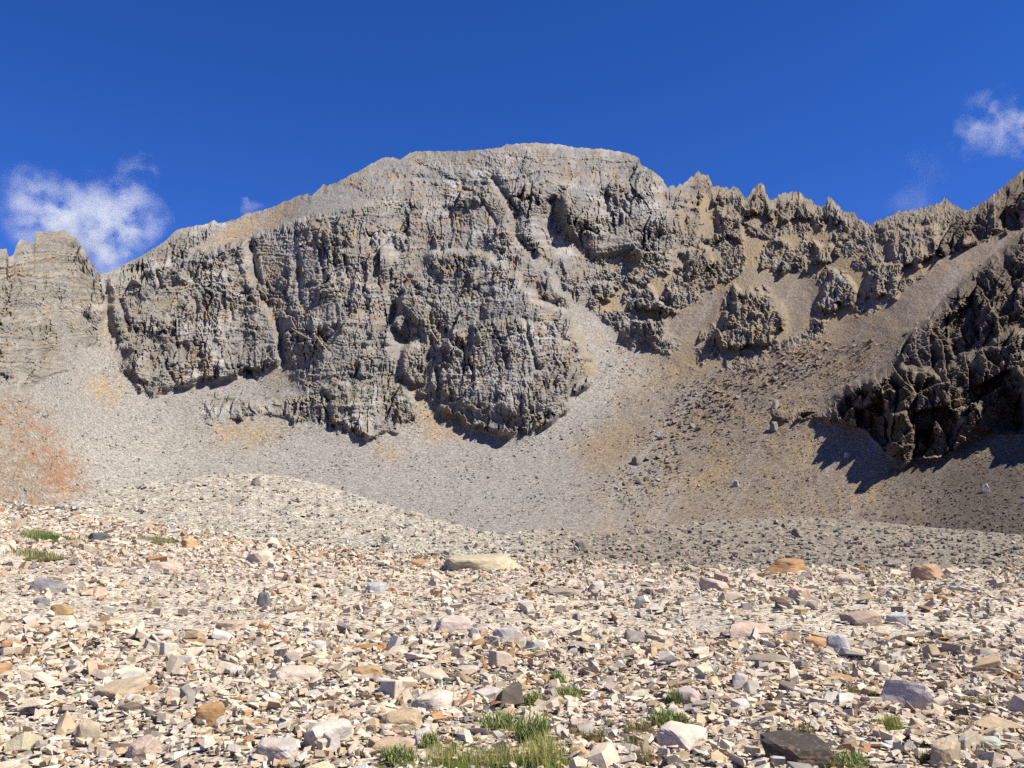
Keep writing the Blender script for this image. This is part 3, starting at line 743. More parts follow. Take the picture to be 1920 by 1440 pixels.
# ------------------------------------------------------------------ rocks of the foreground, singled out by eye: x, y of the base, width, height, shape, colour
# (x, y_base, w, h, depth ratio, yaw, tilt about view axis, colour, seed, sides, taper, label)
BIG = [
 (388, 1357, 66, 52, .8, .3, .05, (.40, .25, .12), 1, 7, .72, 'rounded orange brown boulder, the most vivid one at lower left'),
 (512, 1428, 96, 48, .8, -.5, -.10, (.47, .44, .42), 2, 5, .85, 'large pale slab with a grey shaded front at the bottom edge'),
 (614, 1400, 92, 60, .7, .4, .12, (.55, .51, .46), 3, 5, .9, 'big whitish split block right of the large bottom-edge slab'),
 (748, 1364, 88, 40, .6, .2, -.05, (.45, .36, .24), 4, 5, .8, 'tan wedge-shaped flat slab left of the bright green plants'),
 (686, 1274, 64, 34, .7, .1, .05, (.42, .28, .15), 5, 6, .8, 'tan orange angular rock with a dark shadow under its left end'),
 (690, 1220, 52, 16, .5, .05, 0, (.38, .20, .07), 6, 5, .95, 'thin flat rust-orange slab above the tan orange rock'),
 (848, 1188, 84, 44, .7, .4, -.12, (.48, .42, .38), 7, 6, .7, 'large pinkish overhanging slab with a black hollow at its left'),
 (892, 1200, 34, 34, .4, -.6, .3, (.50, .46, .42), 8, 5, .7, 'small upright slab with a dark left side beside the overhanging slab'),
 (954, 1206, 62, 46, .6, .3, .1, (.47, .46, .46), 9, 5, .8, 'light grey leaning slab right of the upright slab'),
 (1290, 1402, 112, 52, .5, .35, -.14, (.58, .53, .46), 10, 5, .85, 'long smooth cream slab right of the green tufts'),
 (1504, 1440, 148, 72, .6, .15, -.06, (.060, .052, .046), 11, 6, .85, 'big blackish boulder with tan streaks at the bottom edge'),
 (1712, 1328, 112, 72, .7, -.5, .10, (.50, .455, .43), 12, 6, .7, 'large cracked pinkish grey boulder, biggest at right'),
 (1776, 1432, 70, 62, .7, .5, .1, (.46, .385, .27), 13, 6, .7, 'blocky tan boulder at the bottom right'),
 (1408, 1202, 86, 44, .7, .2, .03, (.50, .40, .33), 14, 6, .9, 'broad pink flat-topped slab in the middle right'),
 (1448, 1248, 86, 22, .7, .1, .05, (.27, .24, .19), 15, 5, .9, 'low olive grey slab with a black shadow under its left end'),
 (1388, 1288, 46, 36, .5, .3, -.1, (.36, .36, .38), 16, 4, .55, 'blue grey triangular rock below the olive grey slab'),
 (1577, 1224, 54, 48, .7, .2, .15, (.42, .42, .42), 17, 7, .7, 'grey white-speckled lichen rock beside the orange stone'),
 (1535, 1216, 42, 30, .8, .1, .1, (.48, .29, .17), 18, 6, .8, 'rounded orange stone against the grey lichen rock'),
 (1478, 1076, 100, 40, .8, .1, .1, (.36, .22, .11), 19, 7, .7, 'crumbly bright orange boulder on the crest'),
 (1748, 1084, 70, 40, .6, .5, .18, (.42, .29, .18), 20, 5, .75, 'brown striped boulder leaning on the crest at right'),
 (902, 1066, 150, 36, .7, -.1, .06, (.47, .42, .30), 21, 7, .8, 'broad pale yellow slab on the crest, the widest there'),
 (480, 1056, 60, 34, .7, .1, .12, (.58, .50, .40), 22, 6, .75, 'cream boulder on the crest left of the pale yellow slab'),
 (180, 1016, 44, 28, .6, .4, -.5, (.115, .12, .135), 23, 5, .7, 'dark slate pointed boulder near the green turf'),
 (82, 1107, 66, 34, .6, .5, -.35, (.27, .27, .28), 24, 5, .75, 'grey slanting slab at the left edge'),
 (110, 1150, 44, 26, .7, .1, .1, (.35, .25, .13), 25, 6, .75, 'brown boulder below the grey slanting slab'),
 (72, 1133, 34, 16, .7, .1, 0, (.21, .215, .23), 26, 6, .8, 'low dark grey rock just above the brown boulder'),
 (494, 1136, 30, 38, .7, .2, .2, (.155, .16, .165), 27, 6, .65, 'dark grey pointed rock standing alone at centre left'),
 (1504, 1123, 54, 30, .7, .3, -.2, (.52, .40, .31), 28, 5, .65, 'peach coloured wedge below the bright orange boulder'),
 (428, 1182, 58, 26, .6, .1, .04, (.46, .38, .30), 29, 6, .8, 'tan slab with a long black shadow beneath at left'),
 (222, 1306, 104, 38, .45, .3, .3, (.45, .37, .26), 30, 5, .85, 'long tan slab slanting up to the right at lower left'),
 (158, 1394, 46, 58, .6, .3, .03, (.43, .37, .28), 31, 5, .85, 'upright blocky tan stone at the lower left'),
 (268, 1420, 72, 48, .45, .6, .5, (.47, .38, .32), 32, 5, .85, 'long pinkish slab slanting steeply near the bottom left'),
 (1003, 1223, 46, 34, .8, .1, 0, (.50, .49, .42), 33, 8, .65, 'round pale lichen-covered stone right of the leaning slab'),
 (1262, 1440, 44, 26, .8, .2, .1, (.12, .11, .10), 34, 5, .7, 'dark wedge rock cut by the bottom edge'),
 (1288, 1318, 56, 36, .6, -.2, .15, (.42, .37, .35), 35, 5, .85, 'pinkish grey block above the long smooth cream slab'),
 (1575, 1281, 66, 22, .6, .1, -.08, (.38, .25, .13), 36, 5, .8, 'flat brown slab left of the cracked boulder'),
 (1856, 1402, 52, 24, .7, .1, .1, (.40, .45, .40), 37, 6, .8, 'pale greenish slab at the lower right edge'),
 (1085, 1422, 44, 30, .8, .2, .15, (.44, .31, .19), 38, 5, .7, 'brown angular rock right of the yellow grass'),
 (1394, 1332, 38, 26, .8, .5, .05, (.62, .59, .55), 39, 4, .9, 'white square block in the middle right'),
 (1622, 1170, 78, 34, .6, .1, .03, (.36, .29, .24), 40, 5, .9, 'layered brown slab with a dark left end at right'),
 (730, 1412, 88, 36, .5, .3, .15, (.45, .34, .25), 41, 5, .85, 'brown layered slab left of the green tuft at the bottom'),
 (794, 1392, 44, 38, .5, .4, .2, (.60, .57, .52), 42, 5, .8, 'bright white slab left of the main green plants'),
 (806, 1330, 94, 38, .5, .25, .2, (.56, .51, .45), 43, 5, .75, 'pale wedge slab behind the bright white slab'),
 (556, 1276, 86, 32, .6, .1, -.05, (.57, .50, .42), 44, 5, .8, 'cream flat slab left of the tan orange rock'),
 (592, 1222, 38, 28, .7, .2, .05, (.60, .57, .53), 45, 5, .85, 'small white block left of the thin rust-orange slab'),
 (1688, 1168, 44, 26, .7, .1, .1, (.45, .45, .46), 46, 5, .9, 'pale grey cube-like stone right of the layered brown slab'),
 (1716, 1066, 40, 20, .5, -.6, -.5, (.36, .30, .28), 47, 4, .8, 'purplish slab leaning left of the striped boulder'),
 (1592, 1094, 56, 24, .7, .1, .1, (.47, .40, .33), 48, 5, .8, 'pinkish slab on the crest between orange and striped boulders'),
 (306, 1070, 66, 22, .6, .1, -.1, (.55, .44, .37), 49, 6, .7, 'pink flat slab with a brown shaded edge at upper left'),
 (700, 1110, 42, 26, .8, .1, .1, (.45, .45, .45), 50, 7, .7, 'grey pitted rock below the crest near the centre'),
 (1046, 1114, 66, 14, .6, .05, .05, (.30, .27, .21), 51, 5, .9, 'thin dark slab with shadow under its left end, upper centre'),
 (1120, 1108, 36, 28, .7, .3, .1, (.58, .56, .52), 52, 5, .7, 'white angular stone right of the thin dark slab'),
 (1340, 1104, 64, 26, .5, -.4, -.35, (.52, .43, .36), 53, 4, .85, 'long pink slab tilted down to the right below the crest'),
 (1470, 1140, 34, 24, .7, .2, .1, (.14, .12, .105), 54, 5, .7, 'dark brown stone right of the tilted pink slab'),
]
def boulder_mesh(seed, w, d, h, sides, taper, lvl=4):
    """angular boulder: a ball cut back to irregular planes, with chipped, layered faces; base at z = 0"""
    r = rng(900 + seed)
    planes = [(np.array([r.normal(0, .18), r.normal(0, .18), 1.0]), 0.42 + r.uniform(-.06, .06)), (np.array([0, 0, -1.0]), 0.5)]
    a = (np.arange(sides) + r.uniform(-.36, .36, sides)) / sides * 2 * np.pi
    for q in a: planes.append((np.array([math.cos(q), math.sin(q), (1 - taper) * r.uniform(.3, 1.9) - r.uniform(0, .25)]), r.uniform(.36, .52)))
    for _ in range(9):
        q = r.normal(0, 1, 3); q[2] = abs(q[2]); planes.append((q, r.uniform(.44, .62)))
    N = np.array([p[0] / np.linalg.norm(p[0]) for p in planes]); dd = np.array([p[1] for p in planes])
    bm = bmesh.new(); bmesh.ops.create_icosphere(bm, subdivisions=lvl, radius=1.0)
    V = np.array([v.co[:] for v in bm.verts])
    c = np.maximum(V @ N.T, 1e-3)
    rad = dd[None] / c
    p_ = 26.0
    R_ = (rad ** -p_).sum(1) ** (-1 / p_)
    P = V * R_[:, None]
    tn = r.normal(0, 1, 3) * [.3, .3, 1]; tn /= np.linalg.norm(tn)                  # bedding
    for i, v in enumerate(bm.verts):
        co = Vector(P[i]); q = co + Vector((seed * 3.1, seed * 1.7, 0))
        n = mnoise.fractal(q * 2.6, 0.9, 2.1, 5)
        b_ = (co.dot(Vector(tn)) + 0.06 * mnoise.noise(q * 2.0)) * 9
        st = (b_ - math.floor(b_) - .5) * 0.03 * (1 - abs(Vector(V[i]).dot(Vector(tn))))
        v.co = co * (1 + n * 0.10 + st)
    zs = [v.co.z for v in bm.verts]; xs_ = [v.co.x for v in bm.verts]; ys_ = [v.co.y for v in bm.verts]
    sx, sy, sz = w / (max(xs_) - min(xs_)), d / (max(ys_) - min(ys_)), h / (max(zs) - min(zs))
    for v in bm.verts: v.co = Vector(((v.co.x - (max(xs_) + min(xs_)) / 2) * sx, (v.co.y - (max(ys_) + min(ys_)) / 2) * sy, (v.co.z - min(zs)) * sz))
    me = bpy.data.meshes.new('boulder'); bm.to_mesh(me); bm.free()
    return me
big_foot = []
for (px, py, w, h, dr, yaw, tilt, c, sd, sides, taper, lab) in BIG:
    p = ground_hit(px, min(py, 1438))
    mpp = p[1] / F
    W, H = w * mpp * .92, h * mpp * .85
    me = boulder_mesh(sd, W * 1.05, W * max(dr, .7), H * 1.05, sides, taper, 4 if w > 70 else 3)
    me.materials.append(M_ROCK_OBJ)
    o = bpy.data.objects.new('boulder' if w * mpp > 0.3 else 'rock', me); COL.objects.link(o)
    o.location = (p[0], p[1] + W * dr * 0.35, p[2] - H * 0.28)
    o.rotation_euler = (0.12, -tilt * 0.55, yaw)
    o.color = (c[0] * .80, c[1] * .77, c[2] * .72, 1)
    tag(o, lab, 'boulder' if w * mpp > 0.3 else 'rock', 'larger stones standing out of the foreground scree')
    big_foot.append((px, py, w, h, lab, p[0], p[1] + W * dr * 0.35, W * 0.5))

# ------------------------------------------------------------------ the loose stones of the foreground
PLANTS = [  # x, y base, width, height, kind, label
 (938, 1372, 62, 56, 'leafy', 'bright green leafy clump, left one of the pair below centre'),
 (1004, 1392, 62, 72, 'leafy', 'tall bright green leafy clump, right one of the pair below centre'),
 (1000, 1322, 40, 34, 'leafy', 'green sprigs growing just above the pair of leafy clumps'),
 (1046, 1284, 24, 32, 'leafy', 'small dark green sprout between brown stones above the pair'),
 (1066, 1306, 46, 28, 'leafy', 'low olive green sprigs right of the small dark sprout'),
 (1250, 1362, 48, 42, 'leafy', 'green tuft left above the long smooth cream slab'),
 (1266, 1322, 26, 38, 'leafy', 'dark green sprout in the shade of the pinkish grey block'),
 (1278, 1358, 20, 28, 'leafy', 'small green sprig touching the long cream slab'),
 (1196, 1372, 48, 34, 'dry', 'olive tuft left of the green tuft by the cream slab'),
 (742, 1440, 66, 50, 'leafy', 'grey green tuft at the bottom edge left of the yellow grass'),
 (806, 1398, 40, 30, 'leafy', 'small green tuft right of the bright white slab'),
 (848, 1440, 96, 44, 'grass', 'yellow green grass patch at the bottom edge, left part'),
 (950, 1440, 110, 46, 'grass', 'yellow grass patch at the bottom edge, middle part'),
 (1026, 1440, 70, 66, 'grass', 'tall yellow grass tuft below the green leafy pair'),
 (1124, 1386, 44, 28, 'dry', 'dry olive sprigs right of the tall green clump'),
 (1082, 1380, 34, 26, 'dry', 'thin dry sprigs close beside the tall green clump'),
 (1180, 1402, 40, 28, 'dry', 'dry sprigs among white stones left of the cream slab'),
 (1302, 1404, 34, 30, 'dry', 'dry tuft in front of the long cream slab'),
 (1210, 1425, 50, 30, 'dry', 'dry brownish sprigs below the cream slab'),
 (1642, 1312, 20, 24, 'leafy', 'small green tuft left of the cracked boulder'),
 (1600, 1300, 20, 18, 'dry', 'tiny olive sprig below the flat brown slab'),
 (1674, 1364, 34, 30, 'grass', 'green grass tuft below the cracked boulder'),
 (1512, 1376, 30, 28, 'dry', 'olive sprigs behind the big blackish boulder'),
 (1850, 1318, 46, 22, 'dry', 'green sprigs at the far right side among stones'),
 (1600, 1438, 60, 34, 'leafy', 'grey green tuft right of the big blackish boulder'),
 (1826, 1366, 34, 22, 'dry', 'olive sprigs above the pale greenish slab'),
 (1742, 1428, 26, 30, 'dry', 'olive sprig in front of the blocky tan boulder'),
 (1535, 1440, 50, 34, 'leafy', 'dark sprig growing in front of the big blackish boulder'),
 (80, 1014, 62, 13, 'turf', 'bright green turf patch at the upper left'),
 (66, 1002, 44, 9, 'turfdry', 'olive turf strip behind the bright green turf patch'),
 (56, 1046, 74, 17, 'turfdry', 'straw yellow turf patch at the left edge'),
 (290, 1016, 46, 8, 'turfdry', 'faint yellowish turf right of the dark slate boulder'),
]
plant_foot = []
for (px, py, w, h, kd, lab) in PLANTS:
    p = ground_hit(px, min(py, 1436)); plant_foot.append((p, w * 1.45 * p[1] / F, h * .95 * p[1] / F))

r = rng(77)
def scatter(n, y0, y1):
    u = r.random(n); m = r.uniform(-1, 1, n)
    y = np.sqrt(y0 ** 2 + u * (y1 ** 2 - y0 ** 2))
    return m * (0.61 * y + 4.2), y
parts = [scatter(54000, 4.2, 12.5), scatter(74000, 12.5, 47)]
X = np.concatenate([p[0] for p in parts]); Yv = np.concatenate([p[1] for p in parts])
crest = interp(X / Yv, CREST)
keep = Yv < crest + 1.5
X, Yv = X[keep], Yv[keep]
n = len(X)
size = (0.050 + 0.0027 * Yv) * np.exp(r.normal(0, 0.45, n))
size = np.where(r.random(n) < 0.04, size * 1.8, size)
size = np.clip(size, 0.03, 0.55)
Z = ground(X, Yv)
rot = rotations(r, n, 0.30)
shape_i = r.integers(0, len(SH_NEAR), n)
pi_ = r.choice(len(PAL), n, p=PW)
# colour drifts over the slope: pinker at left, more yellow lichen towards the right crest
drift = fbm(X / 5, Yv / 5, 2, 171)
swap = (r.random(n) < 0.15) & (X / Yv > 0.15) & (Yv > 12); pi_ = np.where(swap, 7, pi_)
colr = PAL[pi_] * np.clip(r.normal(1.0, 0.11, n) + 0.05 * drift, 0.6, 1.3)[:, None]
sink = r.uniform(0.02, 0.22, n)
bury = np.zeros(n, bool)
for (_, _, _, _, _, bx, by, br) in big_foot: bury |= (np.hypot(X - bx, Yv - by) < br * 0.6) & (size > 0.09)
for (p, w, h) in plant_foot: bury |= (np.hypot(X - p[0], (Yv - p[1]) * 0.8) < w * 0.5) & (size > 0.07)
X, Yv, Z, size, rot, shape_i, pi_, colr, sink = [a[~bury] for a in (X, Yv, Z, size, rot, shape_i, pi_, colr, sink)]
n = len(X)
pos = np.stack([X, Yv, Z], -1)
sx_, sy_ = to_px(pos)
appar = size / Yv * F
inview = (sx_ > 15) & (sx_ < 1905) & (sy_ > 950) & (sy_ < 1420)
order = np.argsort(-np.where(inview, appar, 0))
N_SINGLE = 240
single = order[:N_SINGLE]
rest = np.ones(n, bool); rest[single] = False
near = rest & (Yv < 20); farm = rest & (Yv >= 20)
merged_rocks('loose_stones', M_ROCK, pos[rest], size[rest], rot[rest], colr[rest], shape_i[rest], SH_NEAR, sink[rest], 'countless small cream, pink and grey stones covering the foreground slope')

# shared detailed shapes for the single rocks
def detailed(si):
    v, f = SH_NEAR[si]
    bm = bmesh.new(); vs_ = [bm.verts.new(q) for q in v.tolist()]
    for q in f: bm.faces.new([vs_[i] for i in q])
    bmesh.ops.dissolve_limit(bm, angle_limit=R(6), verts=bm.verts, edges=bm.edges)
    bmesh.ops.bevel(bm, geom=list(bm.edges), offset=0.018, segments=1, affect='EDGES')
    bmesh.ops.triangulate(bm, faces=bm.faces)
    bmesh.ops.subdivide_edges(bm, edges=[e for e in bm.edges if e.calc_length() > 0.3], cuts=1)
    bmesh.ops.triangulate(bm, faces=bm.faces)
    for q in bm.verts: q.co += q.co.normalized() * 0.02 * mnoise.noise(q.co * 6 + Vector((si, 0, 0)))
    bmesh.ops.recalc_face_normals(bm, faces=bm.faces)
    me = bpy.data.meshes.new('stone'); bm.to_mesh(me); bm.free(); me.materials.append(M_ROCK_OBJ)
    return me
det = {}
marks = [(b[0], b[1] - b[3] / 2, b[4]) for b in big_foot]
SHORT = ['orange brown boulder', 'large bottom-edge slab', 'whitish split block', 'tan wedge slab', 'tan orange rock', 'thin rust-orange slab', 'pinkish overhanging slab', 'upright slab', 'light grey leaning slab',
         'long cream slab', 'big blackish boulder', 'cracked pinkish boulder', 'blocky tan boulder', 'broad pink flat-topped slab', 'low olive slab', 'blue grey triangular rock', 'grey lichen rock', 'rounded orange stone',
         'bright orange crest boulder', 'brown striped crest boulder', 'pale yellow crest slab', 'cream crest boulder', 'dark slate boulder', 'grey slanting slab', 'brown left-edge boulder', 'low dark grey rock',
         'dark grey pointed rock', 'peach wedge', 'tan shadowed slab', 'long tan slab', 'upright tan stone', 'slanting pinkish slab', 'pale lichen stone', 'dark bottom-edge wedge', 'pinkish grey block', 'flat brown slab',
         'greenish slab', 'brown rock by the yellow grass', 'white square block', 'layered brown slab', 'brown layered slab', 'bright white slab', 'pale wedge slab', 'cream flat slab', 'small white block', 'pale grey cube stone',
         'leaning purplish slab', 'pinkish crest slab', 'pink flat slab', 'grey pitted rock', 'thin dark slab', 'white angular stone', 'tilted pink slab', 'dark brown stone']
seen = {}
for j in single:
    si = int(shape_i[j])
    if si not in det: det[si] = detailed(si)
    o = bpy.data.objects.new('stone', det[si]); COL.objects.link(o)
    Mx = Matrix(rot[j].tolist()).to_4x4()
    o.matrix_world = Matrix.Translation((X[j], Yv[j], Z[j] + sink[j] * size[j])) @ Mx @ Matrix.Scale(float(size[j]), 4)
    o.color = tuple(float(q) for q in colr[j]) + (1,)
    dx = np.array([m[0] for m in marks]) - sx_[j]; dy = (np.array([m[1] for m in marks]) - sy_[j]) * 1.6
    th = np.ptp(SH_NEAR[si][0][:, 2])
    kind = 'flat' if th < 0.36 else ('chunky' if th > 0.6 else 'angular')
    up = rot[j][2, 2]
    if up < 0.7: kind = 'upright'
    for q in np.argsort(np.hypot(dx, dy))[:16]:
        if abs(dx[q]) > abs(dy[q]): rel_w = 'right of' if dx[q] < 0 else 'left of'
        else: rel_w = 'in front of' if dy[q] < 0 else 'behind'
        lab = '%s %s stone %s the %s' % (PNAME[pi_[j]], kind, rel_w, SHORT[q])
        if lab not in seen: break
    seen[lab] = 1
    tag(o, lab, 'stone', 'larger loose stones of the foreground scree')

# ------------------------------------------------------------------ stones on the moraine and the scree
def px_scatter(n, x0, x1, y0, y1):
    return r.uniform(x0, x1, n), r.uniform(y0, y1, n)
px, py = px_scatter(17000, -20, 1940, 880, 1075)
P_, c_ = mor_lookup(px, py)
ok = (py > interp(px, MSKY) + 1)
px, py, P_, c_ = px[ok], py[ok], P_[ok], c_[ok]
n = len(px)
spx = 4.4 * np.exp(r.normal(0, 0.5, n)) * (1 + 0.9 * smooth(960, 1050, py)); spx = np.clip(spx, 1.5, 16)
sz = spx * P_[:, 1] / F
cc = c_ * np.clip(r.normal(1.18, 0.27, n), 0.4, 1.8)[:, None] * (1 + r.normal(0, .05, (n, 3)))
cc = np.where((r.random(n) < 0.06)[:, None], C3(0.36, 0.24, 0.15), cc); cc = np.clip(cc, 0.04, 0.6)
merged_rocks('moraine_stones', M_ROCK, P_, sz, rotations(r, n, 0.4), cc, r.integers(0, len(SH_FAR), n), SH_FAR, r.uniform(0, .2, n), 'beige boulders and stones strewn over the moraine')
px, py = px_scatter(42000, -20, 1940, 640, 1005)
P_, c_, tl, dkk = far_lookup(px, py)
dens = np.clip(0.45 * np.exp(-(seg_dist(px, py, [(1180, 930), (1250, 860), (1290, 770), (1400, 715), (1500, 690), (1620, 610)]) / 45) ** 2) + 0.22 + 0.9 * fbm(px / 70, py / 45, 3, 181) + 0.5 * smooth(860, 980, py) + 0.45 * smooth(1150, 1350, px), 0.03, 1)
ok = (tl > 0.5) & (r.random(len(px)) < dens)
px, py, P_, c_ = px[ok], py[ok], P_[ok], c_[ok]
n = len(px)
spx = np.clip(3.1 * np.exp(r.normal(0, 0.45, n)) * (1 + 0.6 * smooth(900, 1000, py) * smooth(1300, 1700, px)), 1.2, 9)
band = np.exp(-(seg_dist(px, py, [(1180, 930), (1250, 860), (1290, 770), (1400, 715), (1500, 690), (1620, 610)]) / 45) ** 2)
spx = spx * (1 + 1.0 * band)
sz = spx * P_[:, 1] / F
cc = np.clip(c_ * np.clip(r.normal(1.15, 0.3, n), 0.4, 1.9)[:, None], 0.04, 0.5)
merged_rocks('scree_stones', M_ROCK, P_, sz, rotations(r, n, 0.4), cc, r.integers(0, len(SH_FAR), n), SH_FAR, r.uniform(0, .25, n), 'grey and brown rubble scattered over the scree fans')
# single boulders far off
for i, (px, py, w, h, c, src, lab) in enumerate([
        (1455, 764, 15, 13, (.27, .24, .21), 'far', 'lone grey boulder on the tan scree below the dark cliff'),
        (1452, 806, 20, 15, (.19, .17, .14), 'far', 'dark boulder at the left foot of the dark cliff'),
        (481, 908, 22, 12, (.16, .14, .11), 'mor', 'dark boulder on top of the moraine mound at left'),
        (358, 986, 34, 14, (.44, .29, .15), 'fg', 'orange and cream flat boulder on the slope behind the dark slate boulder'),
        (1195, 868, 24, 12, (.17, .155, .13), 'far', 'dark flat boulder in the middle of the scree'),
        (1380, 912, 16, 9, (.30, .30, .29), 'far', 'pale boulder beside the tan patch on the scree'),
        (1590, 858, 14, 8, (.30, .29, .28), 'far', 'grey flat boulder left of the rock pillar'),
        (1850, 922, 20, 13, (.27, .25, .23), 'far', 'pale boulder on the dark rubble at the right edge'),
        (1495, 1006, 26, 14, (.20, .16, .12), 'mor', 'brown boulder on the moraine above the bright orange boulder'),
        (1090, 1032, 28, 15, (.20, .165, .13), 'mor', 'dark brown boulder in the hollow right of the pale yellow slab')]):
    if src == 'far': P0 = far_lookup(np.array([px]), np.array([py]))[0][0]
    elif src == 'mor': P0 = mor_lookup(np.array([px]), np.array([py]))[0][0]
    else: P0 = ground_hit(px, py)
    mpp = P0[1] / F
    me = boulder_mesh(60 + i, w * mpp, w * mpp * .8, h * mpp * 1.5, 6, .7, 3); me.materials.append(M_ROCK_OBJ)
    o = bpy.data.objects.new('boulder', me); COL.objects.link(o)
    o.location = (P0[0], P0[1], P0[2] - h * mpp * .3); o.rotation_euler = (0, 0.1, i); o.color = c + (1,)
    tag(o, lab, 'boulder', 'boulders lying on the distant slopes')

# ------------------------------------------------------------------ plants
def plant_material():
    m, nt, out = new_mat('plant_leaf'); b = NB(nt)
    at = b.n('ShaderNodeAttribute', attribute_name='tint')
    d = b.n('ShaderNodeBsdfDiffuse'); tr = b.n('ShaderNodeBsdfTranslucent'); mx_ = b.n('ShaderNodeMixShader')
    b.l(at.outputs['Color'], d.inputs[0]); b.l(at.outputs['Color'], tr.inputs[0]); mx_.inputs[0].default_value = 0.3
    b.l(d.outputs[0], mx_.inputs[1]); b.l(tr.outputs[0], mx_.inputs[2]); b.l(mx_.outputs[0], out.inputs[0])
    return m
M_PLANT = plant_material()
KIND = {  # blades, blade length / height, width m, spread, colours
 'leafy': (460, 0.9, 0.009, 0.75, [(.23, .28, .09), (.28, .33, .12), (.16, .21, .07), (.34, .33, .16)]),
 'grass': (420, 0.9, 0.0035, 0.6, [(.40, .37, .12), (.30, .31, .10), (.46, .40, .18), (.20, .25, .07)]),
 'dry': (110, 0.9, 0.0045, 0.6, [(.22, .22, .09), (.32, .26, .13), (.16, .19, .07), (.28, .20, .11)]),
 'turf': (900, 1.0, 0.016, 0.35, [(.10, .17, .045), (.13, .20, .06), (.20, .22, .08)]),
 'turfdry': (800, 1.0, 0.014, 0.35, [(.30, .29, .13), (.36, .33, .16), (.24, .25, .10)])}
for i, ((px, py, w, h, kd, lab), (p, W, H)) in enumerate(zip(PLANTS, plant_foot)):
    nb, lf, bw, spread, cols = KIND[kd]
    q = rng(500 + i)
    dep = W * (0.7 if not kd.startswith('turf') else 1.0)
    V, Fa, Cl = [], [], []
    nst = max(4, int(nb / 16))
    sxp, syp = q.normal(0, .2, nst).clip(-.38, .38), q.normal(0, .2, nst).clip(-.38, .38)
    for k in range(nb):
        s = k % nst
        jit = 0.07 if kd == 'leafy' else 0.10
        bx = (sxp[s] + q.normal(0, jit)) * W; by = (syp[s] + q.normal(0, jit)) * dep
        gx_, gy_ = p[0] + bx, p[1] + dep * .3 + by
        z0 = float(ground(gx_, gy_)) - p[2] - 0.01
        L = H * lf * q.uniform(0.45, 1.05) * (1 - 0.45 * min(1, (abs(sxp[s]) * 2) ** 2))
        base_h = L * q.uniform(0.0, 0.55) if kd == 'leafy' else 0
        az = q.uniform(0, 6.283); lean = q.uniform(0.08, spread)
        ll = L * (0.42 if kd == 'leafy' else 1.0)
        dx_, dy_ = math.cos(az), math.sin(az); wx_, wy_ = -dy_ * bw / 2, dx_ * bw / 2
        b0 = np.array([bx, by + dep * .3, z0 + base_h])
        v0 = len(V)
        for tt, wf, cu in ((0, .7, 0), (.5, 1.0, .3), (1.0, 0.12, 1.0)):
            cpt = b0 + np.array([dx_ * lean * ll * cu, dy_ * lean * ll * cu, ll * tt * (1 - .15 * lean * cu)])
            V.append(cpt + [wx_ * wf, wy_ * wf, 0]); V.append(cpt - [wx_ * wf, wy_ * wf, 0])
        Fa += [(v0, v0 + 1, v0 + 3, v0 + 2), (v0 + 2, v0 + 3, v0 + 5, v0 + 4)]
        cb = np.array(cols[q.integers(len(cols))]) * q.uniform(.75, 1.25)
        Cl += [cb] * 6
    v0 = len(V); nr = 12                                   # the cushion of roots and soil it grows from
    V.append(np.array([0, dep * .3, 0.10 * H])); Cl.append(np.array(cols[-1]) * .5)
    for ring, hh in ((.3, .07), (.56, -.12)):
        for a_ in range(nr):
            th_ = a_ / nr * 6.2832; rr = ring * (1 + .25 * math.sin(3 * th_ + i))
            V.append(np.array([math.cos(th_) * rr * W, dep * .3 + math.sin(th_) * rr * dep, hh * H - (0.02 if hh < 0 else 0)])); Cl.append(np.array(cols[-1]) * .45)
    for a_ in range(nr):
        b_ = (a_ + 1) % nr
        Fa.append((v0, v0 + 1 + a_, v0 + 1 + b_, v0 + 1 + b_)); Fa.append((v0 + 1 + a_, v0 + 1 + nr + a_, v0 + 1 + nr + b_, v0 + 1 + b_))
    nm = {'leafy': 'leafy_plant', 'grass': 'grass_tuft', 'dry': 'dry_plant', 'turf': 'turf_patch', 'turfdry': 'turf_patch'}[kd]
    o = mesh_np(nm, np.array(V), np.array(Fa), M_PLANT, np.array(Cl, f32))
    o.location = p
    tag(o, lab, 'plant' if kd in ('leafy', 'dry') else 'grass', {'leafy': 'green leafy plants among the stones', 'dry': 'dry sprigs among the stones', 'grass': 'grass tufts at the bottom edge', 'turf': 'turf patches at the upper left', 'turfdry': 'turf patches at the upper left'}[kd])

